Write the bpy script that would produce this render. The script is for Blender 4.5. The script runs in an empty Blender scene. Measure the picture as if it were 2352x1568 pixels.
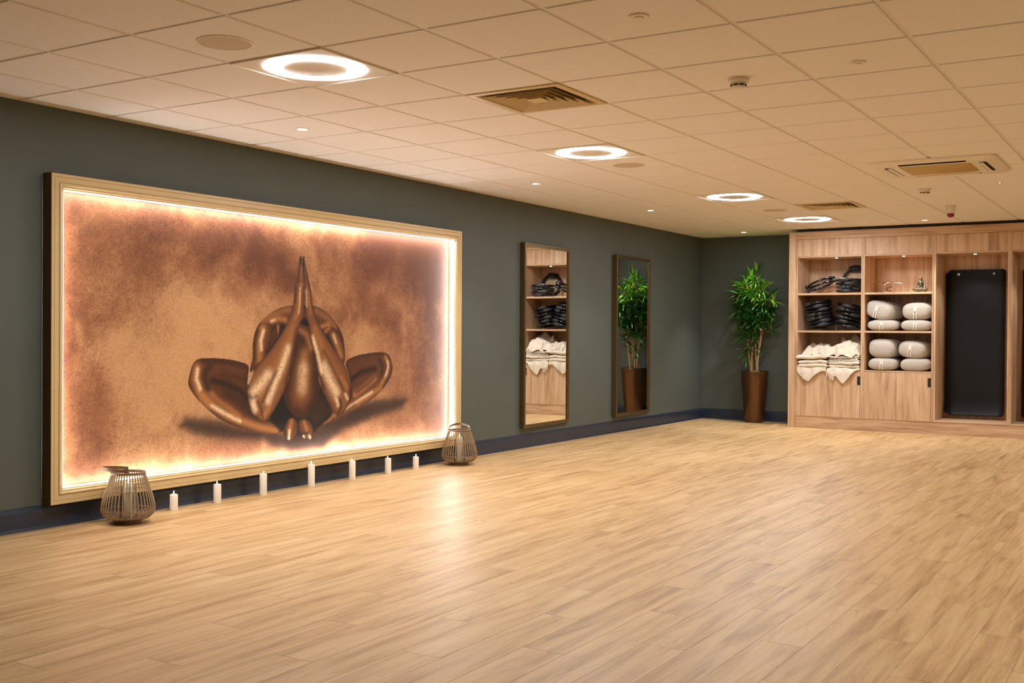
import bpy, bmesh, math, random
import numpy as np
from mathutils import Vector, Matrix, Euler

sc = bpy.context.scene
COL = sc.collection

# ------------------------------------------------------------------ camera
CAM_Z = 1.1897
YAW, PITCH, ROLL, FPX = 0.5546, -0.0087, 0.0065, 2510.79
cam_d = bpy.data.cameras.new('camera')
cam = bpy.data.objects.new('camera', cam_d)
COL.objects.link(cam)
cam_d.sensor_fit = 'HORIZONTAL'
cam_d.sensor_width = 36.0
cam_d.lens = FPX / 2352.0 * 36.0
cam_d.clip_start, cam_d.clip_end = 0.05, 100
_r = Vector((math.cos(YAW), math.sin(YAW), 0)); _f = Vector((-math.sin(YAW), math.cos(YAW), 0)); _u = Vector((0, 0, 1))
F_ = _f * math.cos(PITCH) + _u * math.sin(PITCH)
U_ = -_f * math.sin(PITCH) + _u * math.cos(PITCH)
R2 = _r * math.cos(ROLL) + U_ * math.sin(ROLL)
U2 = -_r * math.sin(ROLL) + U_ * math.cos(ROLL)
M = Matrix((R2, U2, -F_)).transposed().to_4x4()
M.translation = Vector((0, 0, CAM_Z))
cam.matrix_world = M
sc.camera = cam

# ------------------------------------------------------------------ world, exposure
w = bpy.data.worlds.new('world'); sc.world = w; w.use_nodes = True
w.node_tree.nodes['Background'].inputs[0].default_value = (0.9, 0.75, 0.6, 1)
w.node_tree.nodes['Background'].inputs[1].default_value = 0.0
vs = sc.view_settings
vs.view_transform = 'Standard'; vs.look = 'None'; vs.gamma = 1.0; vs.use_curve_mapping = False
vs.exposure = 0.45
try:
    sc.cycles.use_denoising = True
    sc.cycles.max_bounces = 8; sc.cycles.diffuse_bounces = 4; sc.cycles.glossy_bounces = 4
    sc.cycles.use_adaptive_sampling = True; sc.cycles.adaptive_threshold = 0.05
    sc.cycles.sample_clamp_indirect = 6.0
    sc.cycles.caustics_reflective = False; sc.cycles.caustics_refractive = False
except Exception:
    pass

# light levels of the room's lamps and the added ring row
RING_STRENGTH = 74.0
RING_COLOR = (0.96, 1.0, 1.05)
LED_STRENGTH = 25.0
LED_COLOR = (1.0, 0.97, 0.95)
DOWN_POWER = 34.0
DOWN_COLOR = (1.0, 0.98, 0.93)
CAB_POWER = 10.5
CAB_COLOR = (1.0, 0.93, 0.84)

# ------------------------------------------------------------------ room measures
XW, YB, ZC = -5.8066, 14.42, 2.5188       # left wall, back wall, ceiling underside
XR, YN = 2.3, -1.6                        # right wall and the wall behind the camera
GX, GY, GP = -4.0768, 4.4891, 0.6         # ceiling grid origin and pitch
YS = 13.764                               # front of the cabinets
random.seed(11)

# ------------------------------------------------------------------ helpers
def srgb(r, g, b):
    f = lambda c: (c / 255.0 / 12.92) if c / 255.0 <= 0.04045 else ((c / 255.0 + 0.055) / 1.055) ** 2.4
    return (f(r), f(g), f(b), 1.0)

class MB:
    def __init__(self): self.v = []; self.f = []
    def add(self, vs, fs):
        n = len(self.v); self.v += [tuple(p) for p in vs]; self.f += [tuple(i + n for i in q) for q in fs]; return self
    def box(self, x0, x1, y0, y1, z0, z1):
        return self.add([(x0, y0, z0), (x1, y0, z0), (x1, y1, z0), (x0, y1, z0), (x0, y0, z1), (x1, y0, z1), (x1, y1, z1), (x0, y1, z1)],
                        [(3, 2, 1, 0), (4, 5, 6, 7), (0, 1, 5, 4), (1, 2, 6, 5), (2, 3, 7, 6), (3, 0, 4, 7)])
    def bbox(self, x0, x1, y0, y1, z0, z1, b=0.003):
        """box with chamfered edges"""
        bm = bmesh.new(); bmesh.ops.create_cube(bm, size=1.0)
        for v in bm.verts:
            v.co = ((x0 + x1) / 2 + v.co.x * (x1 - x0), (y0 + y1) / 2 + v.co.y * (y1 - y0), (z0 + z1) / 2 + v.co.z * (z1 - z0))
        bmesh.ops.bevel(bm, geom=bm.edges[:], offset=b, segments=1, affect='EDGES')
        bm.verts.index_update()
        self.add([v.co.copy() for v in bm.verts], [[v.index for v in f.verts] for f in bm.faces]); bm.free(); return self
    def lathe(self, prof, n=32, c=(0, 0), a0=0.0, close=False):
        vs, fs = [], []
        for r, z in prof:
            for k in range(n):
                a = a0 + 2 * math.pi * k / n
                vs.append((c[0] + r * math.cos(a), c[1] + r * math.sin(a), z))
        m = len(prof)
        for i in range(m if close else m - 1):
            j = (i + 1) % m
            for k in range(n):
                l = (k + 1) % n
                fs.append((i * n + k, i * n + l, j * n + l, j * n + k))
        if not close:
            if prof[0][0] > 1e-6: fs.append(tuple(range(n - 1, -1, -1)))
            if prof[-1][0] > 1e-6: fs.append(tuple((m - 1) * n + k for k in range(n)))
        return self.add(vs, fs)
    def tube(self, pts, r, n=8, caps=True, flat=1.0, up=None, closed=False):
        pts = [Vector(p) for p in pts]; m = len(pts)
        rr = r if hasattr(r, '__len__') else [r] * m
        vs, fs = [], []
        for i, p in enumerate(pts):
            a = pts[(i - 1) % m] if (closed or i) else p
            b = pts[(i + 1) % m] if (closed or i < m - 1) else p
            t = (b - a).normalized()
            u = Vector(up) if up else (Vector((0, 0, 1)) if abs(t.z) < 0.9 else Vector((1, 0, 0)))
            s = t.cross(u).normalized(); q = s.cross(t).normalized()
            for k in range(n):
                an = 2 * math.pi * k / n
                vs.append(p + s * (rr[i] * math.cos(an)) + q * (rr[i] * flat * math.sin(an)))
        for i in range(m if closed else m - 1):
            j = (i + 1) % m
            for k in range(n):
                l = (k + 1) % n
                fs.append((i * n + k, i * n + l, j * n + l, j * n + k))
        if caps and not closed:
            fs.append(tuple(range(n - 1, -1, -1))); fs.append(tuple((m - 1) * n + k for k in range(n)))
        return self.add(vs, fs)
    def grid(self, P):
        """P[i][j] points"""
        n, m = len(P), len(P[0]); vs = [p for row in P for p in row]
        return self.add(vs, [(i * m + j, i * m + j + 1, (i + 1) * m + j + 1, (i + 1) * m + j) for i in range(n - 1) for j in range(m - 1)])
    def mesh(self, name, smooth=None):
        me = bpy.data.meshes.new(name); me.from_pydata(self.v, [], self.f); me.update()
        bm = bmesh.new(); bm.from_mesh(me); bmesh.ops.recalc_face_normals(bm, faces=bm.faces[:]); bm.to_mesh(me); bm.free()
        if smooth is not None:
            me.polygons.foreach_set('use_smooth', [True] * len(me.polygons))
            try: me.set_sharp_from_angle(angle=math.radians(smooth))
            except Exception: pass
        return me

def obj(name, mb, mat=None, parent=None, smooth=None, loc=None):
    me = mb if isinstance(mb, bpy.types.Mesh) else mb.mesh(name, smooth)
    if mat is not None and not me.materials: me.materials.append(mat)
    o = bpy.data.objects.new(name, me); COL.objects.link(o)
    if parent is not None: o.parent = parent
    if loc is not None: o.location = loc
    return o

def tag(o, label, cat, group=None):
    o['label'] = label; o['category'] = cat
    if group: o['group'] = group
    return o

def thing(name, label, cat, loc=(0, 0, 0), rot=(0, 0, 0), group=None):
    o = bpy.data.objects.new(name, None); COL.objects.link(o)
    o.location = loc; o.rotation_euler = rot; o.empty_display_size = 0.05
    return tag(o, label, cat, group)

def struct(name, mb, mat, parent=None):
    o = obj(name, mb, mat, parent)
    if parent is None: o['kind'] = 'structure'
    return o

def dup(root, loc=None, rot=None, label=None, group=None):
    r = root.copy(); COL.objects.link(r)
    if loc is not None: r.location = loc
    if rot is not None: r.rotation_euler = rot
    if label: r['label'] = label
    if group: r['group'] = group
    for ch in list(root.children):
        c = ch.copy(); COL.objects.link(c); c.parent = r
        for g in ch.children:
            d = g.copy(); COL.objects.link(d); d.parent = c
    return r

# ------------------------------------------------------------------ materials
def new_mat(name):
    m = bpy.data.materials.new(name); m.use_nodes = True
    nt = m.node_tree; bs = nt.nodes['Principled BSDF']
    return m, nt, bs

def nd(nt, typ, ins=None, **props):
    n = nt.nodes.new(typ)
    for k, v in props.items(): setattr(n, k, v)
    if ins:
        for k, v in ins.items():
            s = n.inputs[k]
            if isinstance(v, bpy.types.NodeSocket): nt.links.new(v, s)
            else: s.default_value = v
    return n

def mth(nt, op, a, b=None):
    return nd(nt, 'ShaderNodeMath', {0: a} if b is None else {0: a, 1: b}, operation=op).outputs[0]

def ramp(nt, fac, stops, interp='LINEAR'):
    r = nd(nt, 'ShaderNodeValToRGB', {0: fac}); cr = r.color_ramp; cr.interpolation = interp
    while len(cr.elements) < len(stops): cr.elements.new(0.5)
    for e, (p, c) in zip(cr.elements, stops): e.position = p; e.color = c
    return r.outputs[0]

def mixc(nt, fac, a, b, mode='MIX'):
    n = nt.nodes.new('ShaderNodeMix'); n.data_type = 'RGBA'; n.blend_type = mode
    for k, v in ((0, fac), (6, a), (7, b)):
        if isinstance(v, bpy.types.NodeSocket): nt.links.new(v, n.inputs[k])
        else: n.inputs[k].default_value = v
    return n.outputs[2]

def plain(name, col, rough=0.5, metal=0.0, var=0.06, scale=30.0, bump=0.0, spec=None, coord='Object', stretch=(1, 1, 1), sheen=0.0):
    m, nt, bs = new_mat(name)
    tc = nd(nt, 'ShaderNodeTexCoord').outputs[coord]
    mp = nd(nt, 'ShaderNodeMapping', {0: tc, 3: stretch}).outputs[0]
    nz = nd(nt, 'ShaderNodeTexNoise', {'Vector': mp, 'Scale': scale, 'Detail': 4.0}).outputs[0]
    d = tuple(c * (1 - var) for c in col[:3]) + (1,); l = tuple(min(1, c * (1 + var)) for c in col[:3]) + (1,)
    nt.links.new(ramp(nt, nz, [(0.3, d), (0.7, l)]), bs.inputs['Base Color'])
    bs.inputs['Roughness'].default_value = rough; bs.inputs['Metallic'].default_value = metal
    if spec is not None: bs.inputs['Specular IOR Level'].default_value = spec
    if sheen: bs.inputs['Sheen Weight'].default_value = sheen
    if bump:
        b = nd(nt, 'ShaderNodeBump', {'Strength': bump, 'Distance': 0.01, 'Height': nz}); nt.links.new(b.outputs[0], bs.inputs['Normal'])
    return m

def emit(name, col, strength):
    m, nt, bs = new_mat(name)
    nt.nodes.remove(bs); e = nd(nt, 'ShaderNodeEmission', {0: tuple(col[:3]) + (1,), 1: strength})
    nt.links.new(e.outputs[0], nt.nodes['Material Output'].inputs[0]); return m

def glass(name):
    """thin clear pane: mostly see-through with a sharp reflection that grows towards the rim"""
    m, nt, bs = new_mat(name); nt.nodes.remove(bs)
    lw = nd(nt, 'ShaderNodeFresnel', {'IOR': 1.45}).outputs[0]
    tr = nd(nt, 'ShaderNodeBsdfTransparent', {0: (0.95, 0.96, 0.95, 1)}).outputs[0]
    gl = nd(nt, 'ShaderNodeBsdfGlossy', {'Color': (1, 1, 1, 1), 'Roughness': 0.02}).outputs[0]
    mx = nd(nt, 'ShaderNodeMixShader', {0: mth(nt, 'MULTIPLY', lw, 0.8), 1: tr, 2: gl}).outputs[0]
    nt.links.new(mx, nt.nodes['Material Output'].inputs[0]); return m

def wood_mat(name, stops, axis='Z', scale=1.0, board=0.085, rough=0.45, tone=0.16):
    """laminate with grain along one axis made of strips of slightly different tone"""
    m, nt, bs = new_mat(name)
    pos = nd(nt, 'ShaderNodeNewGeometry').outputs['Position']
    oi = nd(nt, 'ShaderNodeObjectInfo')
    sep = nd(nt, 'ShaderNodeSeparateXYZ', {0: pos})
    X, Y, Z = sep.outputs
    acr = mth(nt, 'ADD', X, mth(nt, 'MULTIPLY', Y, 0.83)) if axis == 'Z' else (mth(nt, 'ADD', Y, Z))
    lng = Z if axis == 'Z' else X
    wob = nd(nt, 'ShaderNodeTexNoise', {'Vector': pos, 'Scale': 1.7, 'Detail': 2.0}).outputs[0]
    a2 = mth(nt, 'ADD', acr, mth(nt, 'MULTIPLY', wob, 0.02))
    strip = mth(nt, 'FLOOR', mth(nt, 'DIVIDE', a2, board))
    wn = nd(nt, 'ShaderNodeTexWhiteNoise', {'W': mth(nt, 'ADD', strip, mth(nt, 'MULTIPLY', oi.outputs['Random'], 50.0))}, noise_dimensions='1D').outputs[0]
    vec = nd(nt, 'ShaderNodeCombineXYZ', {0: mth(nt, 'MULTIPLY', a2, 9.0 * scale), 1: mth(nt, 'MULTIPLY', lng, 0.75 * scale), 2: mth(nt, 'MULTIPLY', wn, 9.0)}).outputs[0]
    g1 = nd(nt, 'ShaderNodeTexNoise', {'Vector': vec, 'Scale': 2.2, 'Detail': 5.0, 'Distortion': 0.5}).outputs[0]
    vec2 = nd(nt, 'ShaderNodeCombineXYZ', {0: mth(nt, 'MULTIPLY', a2, 90.0 * scale), 1: mth(nt, 'MULTIPLY', lng, 3.0 * scale), 2: wn}).outputs[0]
    g2 = nd(nt, 'ShaderNodeTexNoise', {'Vector': vec2, 'Scale': 1.6, 'Detail': 3.0}).outputs[0]
    f = mth(nt, 'ADD', mth(nt, 'MULTIPLY', g1, 0.72), mth(nt, 'MULTIPLY', g2, 0.28))
    f = mth(nt, 'ADD', f, mth(nt, 'MULTIPLY', mth(nt, 'SUBTRACT', wn, 0.5), tone))
    nt.links.new(ramp(nt, f, stops), bs.inputs['Base Color'])
    bs.inputs['Roughness'].default_value = rough
    bs.inputs['Specular IOR Level'].default_value = 0.35
    return m

PLW, PLL, PLX = 0.1785, 1.22, -1.772       # plank width, length, one seam
def floor_mat():
    m, nt, bs = new_mat('floor_planks')
    pos = nd(nt, 'ShaderNodeNewGeometry').outputs['Position']
    X, Y, Z = nd(nt, 'ShaderNodeSeparateXYZ', {0: pos}).outputs
    row = mth(nt, 'FLOOR', mth(nt, 'DIVIDE', mth(nt, 'SUBTRACT', X, PLX), PLW))
    off = mth(nt, 'MULTIPLY', mth(nt, 'FRACT', mth(nt, 'ADD', mth(nt, 'MULTIPLY', row, 0.618034), 100.13)), PLL)
    colm = mth(nt, 'FLOOR', mth(nt, 'DIVIDE', mth(nt, 'SUBTRACT', Y, off), PLL))
    idv = nd(nt, 'ShaderNodeCombineXYZ', {0: row, 1: colm}).outputs[0]
    wn = nd(nt, 'ShaderNodeTexWhiteNoise', {'Vector': idv}, noise_dimensions='3D')
    r1 = wn.outputs[0]; rc = nd(nt, 'ShaderNodeSeparateColor', {0: wn.outputs[1]})
    ox = mth(nt, 'MULTIPLY', rc.outputs[0], 40.0); oy = mth(nt, 'MULTIPLY', rc.outputs[1], 40.0)
    def coords(sx, sy):
        return nd(nt, 'ShaderNodeCombineXYZ', {0: mth(nt, 'ADD', mth(nt, 'MULTIPLY', X, sx), ox), 1: mth(nt, 'ADD', mth(nt, 'MULTIPLY', Y, sy), oy), 2: mth(nt, 'MULTIPLY', r1, 20.0)}).outputs[0]
    n1 = nd(nt, 'ShaderNodeTexNoise', {'Vector': coords(12.0, 0.95), 'Scale': 1.35, 'Detail': 5.0, 'Roughness': 0.55, 'Distortion': 0.55}).outputs[0]
    n2 = nd(nt, 'ShaderNodeTexNoise', {'Vector': coords(75.0, 2.6), 'Scale': 1.5, 'Detail': 4.0, 'Distortion': 0.3}).outputs[0]
    n3 = nd(nt, 'ShaderNodeTexNoise', {'Vector': coords(6.0, 0.9), 'Scale': 0.9, 'Detail': 2.0, 'Distortion': 1.2}).outputs[0]
    # thin dark heart lines where a smooth field crosses a level
    band = mth(nt, 'ABSOLUTE', mth(nt, 'SUBTRACT', mth(nt, 'FRACT', mth(nt, 'MULTIPLY', n3, 5.0)), 0.5))
    line = nd(nt, 'ShaderNodeMapRange', {0: band, 1: 0.0, 2: 0.06, 3: 1.0, 4: 0.0}).outputs[0]
    line = mth(nt, 'MULTIPLY', line, nd(nt, 'ShaderNodeMapRange', {0: n2, 1: 0.42, 2: 0.62, 3: 0.0, 4: 1.0}).outputs[0])
    f = mth(nt, 'ADD', mth(nt, 'MULTIPLY', n1, 0.74), mth(nt, 'MULTIPLY', n2, 0.26))
    f = mth(nt, 'ADD', f, mth(nt, 'MULTIPLY', mth(nt, 'SUBTRACT', r1, 0.5), 0.07))
    c = ramp(nt, f, FLOOR_STOPS)
    c = mixc(nt, mth(nt, 'MULTIPLY', line, 0.35), c, FLOOR_LINE)
    nt.links.new(c, bs.inputs['Base Color'])
    rr = nd(nt, 'ShaderNodeMapRange', {0: n2, 1: 0.3, 2: 0.7, 3: 0.39, 4: 0.49}).outputs[0]
    nt.links.new(rr, bs.inputs['Roughness'])
    bs.inputs['Specular IOR Level'].default_value = 0.5
    b = nd(nt, 'ShaderNodeBump', {'Strength': 0.06, 'Distance': 0.002, 'Height': n2}); nt.links.new(b.outputs[0], bs.inputs['Normal'])
    return m

FLOOR_STOPS = [(0.27, srgb(152, 114, 72)), (0.40, srgb(190, 150, 100)), (0.52, srgb(212, 174, 122)), (0.70, srgb(226, 192, 142))]
FLOOR_LINE = srgb(112, 78, 48)
OAK = [(0.28, srgb(166, 128, 96)), (0.45, srgb(200, 163, 128)), (0.60, srgb(217, 183, 148)), (0.78, srgb(228, 198, 166))]
MAT = dict(
    wall=plain('wall_paint', srgb(85, 92, 85), 0.55, var=0.03, scale=3.0, bump=0.0, coord='Object'),
    skirting=plain('skirting_vinyl', srgb(40, 50, 66), 0.35, var=0.04, scale=4),
    tile=plain('ceiling_tile', srgb(240, 235, 230), 0.8, var=0.02, scale=60, bump=0.05),
    bar=plain('grid_bar', srgb(226, 218, 206), 0.5, var=0.02),
    slab=plain('ceiling_void', srgb(225, 215, 200), 0.85, var=0.02),
    floor=floor_mat(),
    underlay=plain('underlay', srgb(60, 42, 26), 0.9),
    oak=wood_mat('oak_laminate', OAK, 'Z'),
    oak_h=wood_mat('oak_laminate_horizontal', OAK, 'X', board=0.2, tone=0.06),
    black=plain('black_plastic', srgb(20, 20, 21), 0.35, var=0.1),
    rubber=plain('black_foam', srgb(40, 40, 42), 0.55, var=0.08, scale=90),
    gloss=plain('black_gloss_band', srgb(22, 22, 26), 0.16, var=0.05),
    matb=plain('black_mat', srgb(27, 27, 31), 0.5, var=0.05, scale=200, bump=0.05, spec=0.2),
    chrome=plain('metal_eyelet', (0.75, 0.74, 0.72, 1), 0.2, 1.0),
    cloth=plain('cream_cotton', srgb(232, 219, 199), 0.9, var=0.05, scale=160, bump=0.15, sheen=0.2),
    bolster=plain('beige_canvas', srgb(192, 183, 172), 0.9, var=0.04, scale=180, bump=0.12, sheen=0.2),
    strap=plain('webbing', srgb(238, 229, 214), 0.85, var=0.05, scale=200),
    gold=plain('painted_gold_wood', srgb(214, 188, 138), 0.38, 0.0, var=0.02, scale=8),
    goldshade=plain('gold_in_shade', srgb(84, 64, 24), 0.5, 0.0, var=0.1),  # gold with the shade of the frame's side painted in as dark olive
    bronze=plain('bronze_frame', srgb(118, 98, 64), 0.35, 0.75, var=0.08),
    mirror=None,
    white=plain('white_plastic', srgb(236, 226, 210), 0.45, var=0.02),
    speaker=plain('speaker_mesh', srgb(206, 188, 165), 0.7, var=0.06, scale=400),
    dark=plain('dark_void', srgb(14, 12, 10), 0.9),
    louvre=plain('louvre_cream', srgb(214, 190, 140), 0.45, var=0.03),
    acgrille=plain('floor_tinted_grille', srgb(190, 155, 82), 0.45, var=0.05, scale=120),  # yellow of the reflected floor painted into the grille colour
    red=plain('red_lens', srgb(150, 22, 14), 0.25, var=0.05),
    wax=plain('ivory_wax', srgb(250, 242, 226), 0.45, var=0.015),
    cane=plain('rattan_cane', srgb(156, 130, 94), 0.5, var=0.16, scale=40),
    band=plain('rattan_band', srgb(124, 94, 68), 0.45, var=0.1, scale=30),
    pot=plain('bronze_glaze', srgb(104, 74, 46), 0.26, 0.75, var=0.1, scale=10),
    soil=plain('soil', srgb(38, 28, 20), 0.95, var=0.3, scale=90),
    stalk=plain('bamboo_stalk', srgb(196, 158, 104), 0.5, var=0.12, scale=25),
    statue=plain('aged_bronze', srgb(128, 118, 98), 0.3, 0.85, var=0.25, scale=90),
    copper=plain('copper_bronze', srgb(196, 164, 142), 0.22, 1.0, var=0.3, scale=60),
)
def mirror_mat():
    m, nt, bs = new_mat('mirror_glass')
    bs.inputs['Base Color'].default_value = (0.86, 0.87, 0.85, 1); bs.inputs['Metallic'].default_value = 1.0
    bs.inputs['Roughness'].default_value = 0.004
    return m
MAT['mirror'] = mirror_mat()
MAT['glass'] = glass('lantern_glass')
MAT['ring'] = emit('ring_diffuser', RING_COLOR, RING_STRENGTH)
MAT['led'] = emit('led_strip', LED_COLOR, LED_STRENGTH)
MAT['lens'] = emit('downlight_lens', (1, 0.93, 0.84), 30.0)
MAT['caplens'] = emit('cabinet_lens', (1, 0.93, 0.84), 40.0)
MAT['flame'] = emit('flame_bulb', (1, 0.86, 0.66), 2.2)
MAT['green'] = emit('green_led', (0.5, 1, 0.4), 2.0)

def leaf_mat():
    m, nt, bs = new_mat('bamboo_leaf')
    oi = nd(nt, 'ShaderNodeObjectInfo').outputs['Random']
    c = ramp(nt, oi, [(0.0, srgb(30, 72, 24)), (0.35, srgb(62, 122, 28)), (0.7, srgb(108, 168, 38)), (1.0, srgb(168, 206, 56))])
    nt.links.new(c, bs.inputs['Base Color'])
    bs.inputs['Roughness'].default_value = 0.35
    bs.inputs['Subsurface Weight'].default_value = 0.0
    return m
MAT['leaf'] = leaf_mat()

def spot(name, parent, loc, power, col, angle, blend=0.6, size=0.03, rot=(0, 0, 0)):
    l = bpy.data.lights.new(name, 'SPOT'); l.energy = power; l.color = col; l.spot_size = math.radians(angle); l.spot_blend = blend
    l.shadow_soft_size = size
    o = bpy.data.objects.new(name, l); COL.objects.link(o); o.parent = parent; o.location = loc; o.rotation_euler = rot
    return o

# ================================================================== the room shell
T = 0.12
struct('wall_left', MB().box(XW - T, XW, YN - T, YB + T, 0, ZC + 0.1), MAT['wall'])
struct('wall_back', MB().box(XW - T, XR + T, YB, YB + T, 0, ZC + 0.1), MAT['wall'])
struct('wall_right', MB().box(XR, XR + T, YN - T, YB + T, 0, ZC + 0.1), MAT['wall'])
struct('wall_near', MB().box(XW - T, XR + T, YN - T, YN, 0, ZC + 0.1), MAT['wall'])

def skirting(name, a, b, n):
    """coved skirting strip from a to b, n = direction into the room"""
    prof = [(0, 0), (0.016, 0), (0.011, 0.02), (0.011, 0.112), (0.006, 0.138), (0, 0.142)]
    a = Vector((*a, 0)); b = Vector((*b, 0)); n = Vector((*n, 0))
    vs = [p + n * d + Vector((0, 0, z)) for p in (a, b) for d, z in prof]; k = len(prof)
    fs = [(i, i + 1, k + i + 1, k + i) for i in range(k - 1)] + [tuple(range(k)), tuple(range(2 * k - 1, k - 1, -1))]
    return struct(name, MB().add(vs, fs), MAT['skirting'])
skirting('baseboard_left', (XW, YN), (XW, YB), (1, 0))
skirting('baseboard_back', (XW + 0.016, YB), (-4.362, YB), (0, -1))

# ------------------------------------------------------------------ floor: planks
floor = struct('floor', MB().box(XW - T, XR + T, YN - T, YB + T, -0.08, -0.006), MAT['underlay'])
G_ = 0.0006
rows = range(math.floor((XW - PLX) / PLW), math.ceil((XR - PLX) / PLW))
planks = []
for r in rows:
    x0 = max(PLX + r * PLW, XW); x1 = min(PLX + (r + 1) * PLW, XR)
    off = ((r * 0.618034 + 100.13) % 1.0) * PLL
    c0 = math.floor((YN - off) / PLL)
    for c in range(c0, math.ceil((YB - off) / PLL)):
        y0 = max(off + c * PLL, YN); y1 = min(off + (c + 1) * PLL, YB)
        if y1 - y0 < 0.02 or x1 - x0 < 0.01: continue
        planks.append((x0, x1, y0, y1))
def in_view(x, y, m=0.0):
    d = -math.sin(YAW) * x + math.cos(YAW) * y; s = math.cos(YAW) * x + math.sin(YAW) * y
    return d > 2.9 and abs(s / d) < 0.4684 + m
def rank(p):
    cx, cy = (p[0] + p[1]) / 2, (p[2] + p[3]) / 2
    vis = any(in_view(x, y) for x in (p[0], cx, p[1]) for y in (p[2], cy, p[3]))
    return (0 if vis else 1, cx * cx + cy * cy)
planks.sort(key=rank)
def plank_box(mb, x0, x1, y0, y1):
    b = 0.0008; x0 += G_; x1 -= G_; y0 += G_; y1 -= G_
    mb.add([(x0, y0, -0.006), (x1, y0, -0.006), (x1, y1, -0.006), (x0, y1, -0.006), (x0, y0, -b), (x1, y0, -b), (x1, y1, -b), (x0, y1, -b),
            (x0 + b, y0 + b, 0), (x1 - b, y0 + b, 0), (x1 - b, y1 - b, 0), (x0 + b, y1 - b, 0)],
           [(3, 2, 1, 0), (0, 1, 5, 4), (1, 2, 6, 5), (2, 3, 7, 6), (3, 0, 4, 7), (4, 5, 9, 8), (5, 6, 10, 9), (6, 7, 11, 10), (7, 4, 8, 11), (8, 9, 10, 11)])
shared = {}
for p in planks[:300]:
    key = (round(p[1] - p[0], 4), round(p[3] - p[2], 4))
    if key not in shared:
        mb = MB(); plank_box(mb, 0, key[0], 0, key[1]); me = mb.mesh('plank'); me.materials.append(MAT['floor']); shared[key] = me
    obj('plank', shared[key], None, floor, loc=(p[0], p[2], 0))
mb = MB()
for p in planks[300:]: plank_box(mb, *p)
rest = obj('planks', mb, MAT['floor'], floor); rest['kind'] = 'stuff'

# ------------------------------------------------------------------ ceiling: slab, tiles, grid bars
SPECIAL = {}
for u in (-1, 4, 9, 13): SPECIAL[(u, 0)] = 'ring'; SPECIAL[(u, 8)] = 'ring'  # second row is out of view, added to light the room evenly
SPECIAL[(1, 1)] = 'vent'; SPECIAL[(11, 1)] = 'vent'
AC = (-2.13, -1.23, 8.64, 9.56)
ceil = struct('ceiling', MB().box(XW - T, XR + T, YN - T, YB + T, ZC + 0.03, ZC + 0.12), MAT['slab'])
U_FIRST = -5
TG = 0.011            # half the gap between two tiles
v0, v1 = math.floor((XW - GX) / GP), math.ceil((XR - GX) / GP)
tile_mesh = {}
for u in range(U_FIRST, math.ceil((YB - GY) / GP)):
    for v in range(v0, v1):
        if (u, v) in SPECIAL: continue
        x0 = max(GX + v * GP + TG, XW + 0.012); x1 = min(GX + (v + 1) * GP - TG, XR)
        y0 = GY + u * GP + TG; y1 = min(GY + (u + 1) * GP - TG, YB - 0.005)
        if x1 - x0 < 0.03 or y1 - y0 < 0.03: continue
        key = (round(x1 - x0, 4), round(y1 - y0, 4))
        if key not in tile_mesh:
            W, L = key; b = 0.003
            mb = MB().add([(b, b, 0), (W - b, b, 0), (W - b, L - b, 0), (b, L - b, 0), (0, 0, b), (W, 0, b), (W, L, b), (0, L, b), (0, 0, 0.026), (W, 0, 0.026), (W, L, 0.026), (0, L, 0.026)],
                          [(3, 2, 1, 0), (0, 1, 5, 4), (1, 2, 6, 5), (2, 3, 7, 6), (3, 0, 4, 7), (4, 5, 9, 8), (5, 6, 10, 9), (6, 7, 11, 10), (7, 4, 8, 11), (8, 9, 10, 11)])
            me = mb.mesh('ceiling_tile'); me.materials.append(MAT['tile']); tile_mesh[key] = me
        obj('ceiling_tile', tile_mesh[key], None, ceil, loc=(x0, y0, ZC))
yb0 = GY + U_FIRST * GP
for v in range(v0 + 1, v1):
    x = GX + v * GP
    obj('grid_bar', MB().box(x - TG, x + TG, yb0, YB - 0.004, ZC + 0.005, ZC + 0.029), MAT['bar'], ceil)
for u in range(U_FIRST, math.ceil((YB - GY) / GP)):
    y = GY + u * GP
    for v in range(v0, v1):
        x0 = max(GX + v * GP + TG, XW + 0.004); x1 = min(GX + (v + 1) * GP - TG, XR)
        obj('cross_bar', MB().box(x0, x1, y - TG, y + TG, ZC + 0.0055, ZC + 0.029), MAT['bar'], ceil) if v == v0 or x1 == XR else \
            obj('cross_bar', bpy.data.meshes.get('cross_bar_full') or (lambda b: (setattr(b, 'name', 'cross_bar_full'), b.materials.append(MAT['bar']), b)[2])(MB().box(0, GP - 2 * TG, -TG, TG, 0, 0.0215).mesh('cross_bar_full')), None, ceil, loc=(x0, y, ZC + 0.0055))
obj('plain_area', MB().box(XW, XR, YN, yb0 - TG, ZC, ZC + 0.03), MAT['tile'], ceil)
# wall angle along the left wall and the back wall
struct('trim_1', MB().box(XW, XW + 0.022, YN, YB, ZC - 0.001, ZC + 0.0015).box(XW, XW + 0.0025, YN, YB, ZC - 0.001, ZC + 0.02), MAT['bar'])
struct('trim_2', MB().box(XW + 0.024, -4.36, YB - 0.022, YB, ZC - 0.001, ZC + 0.0015), MAT['bar'])

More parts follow.
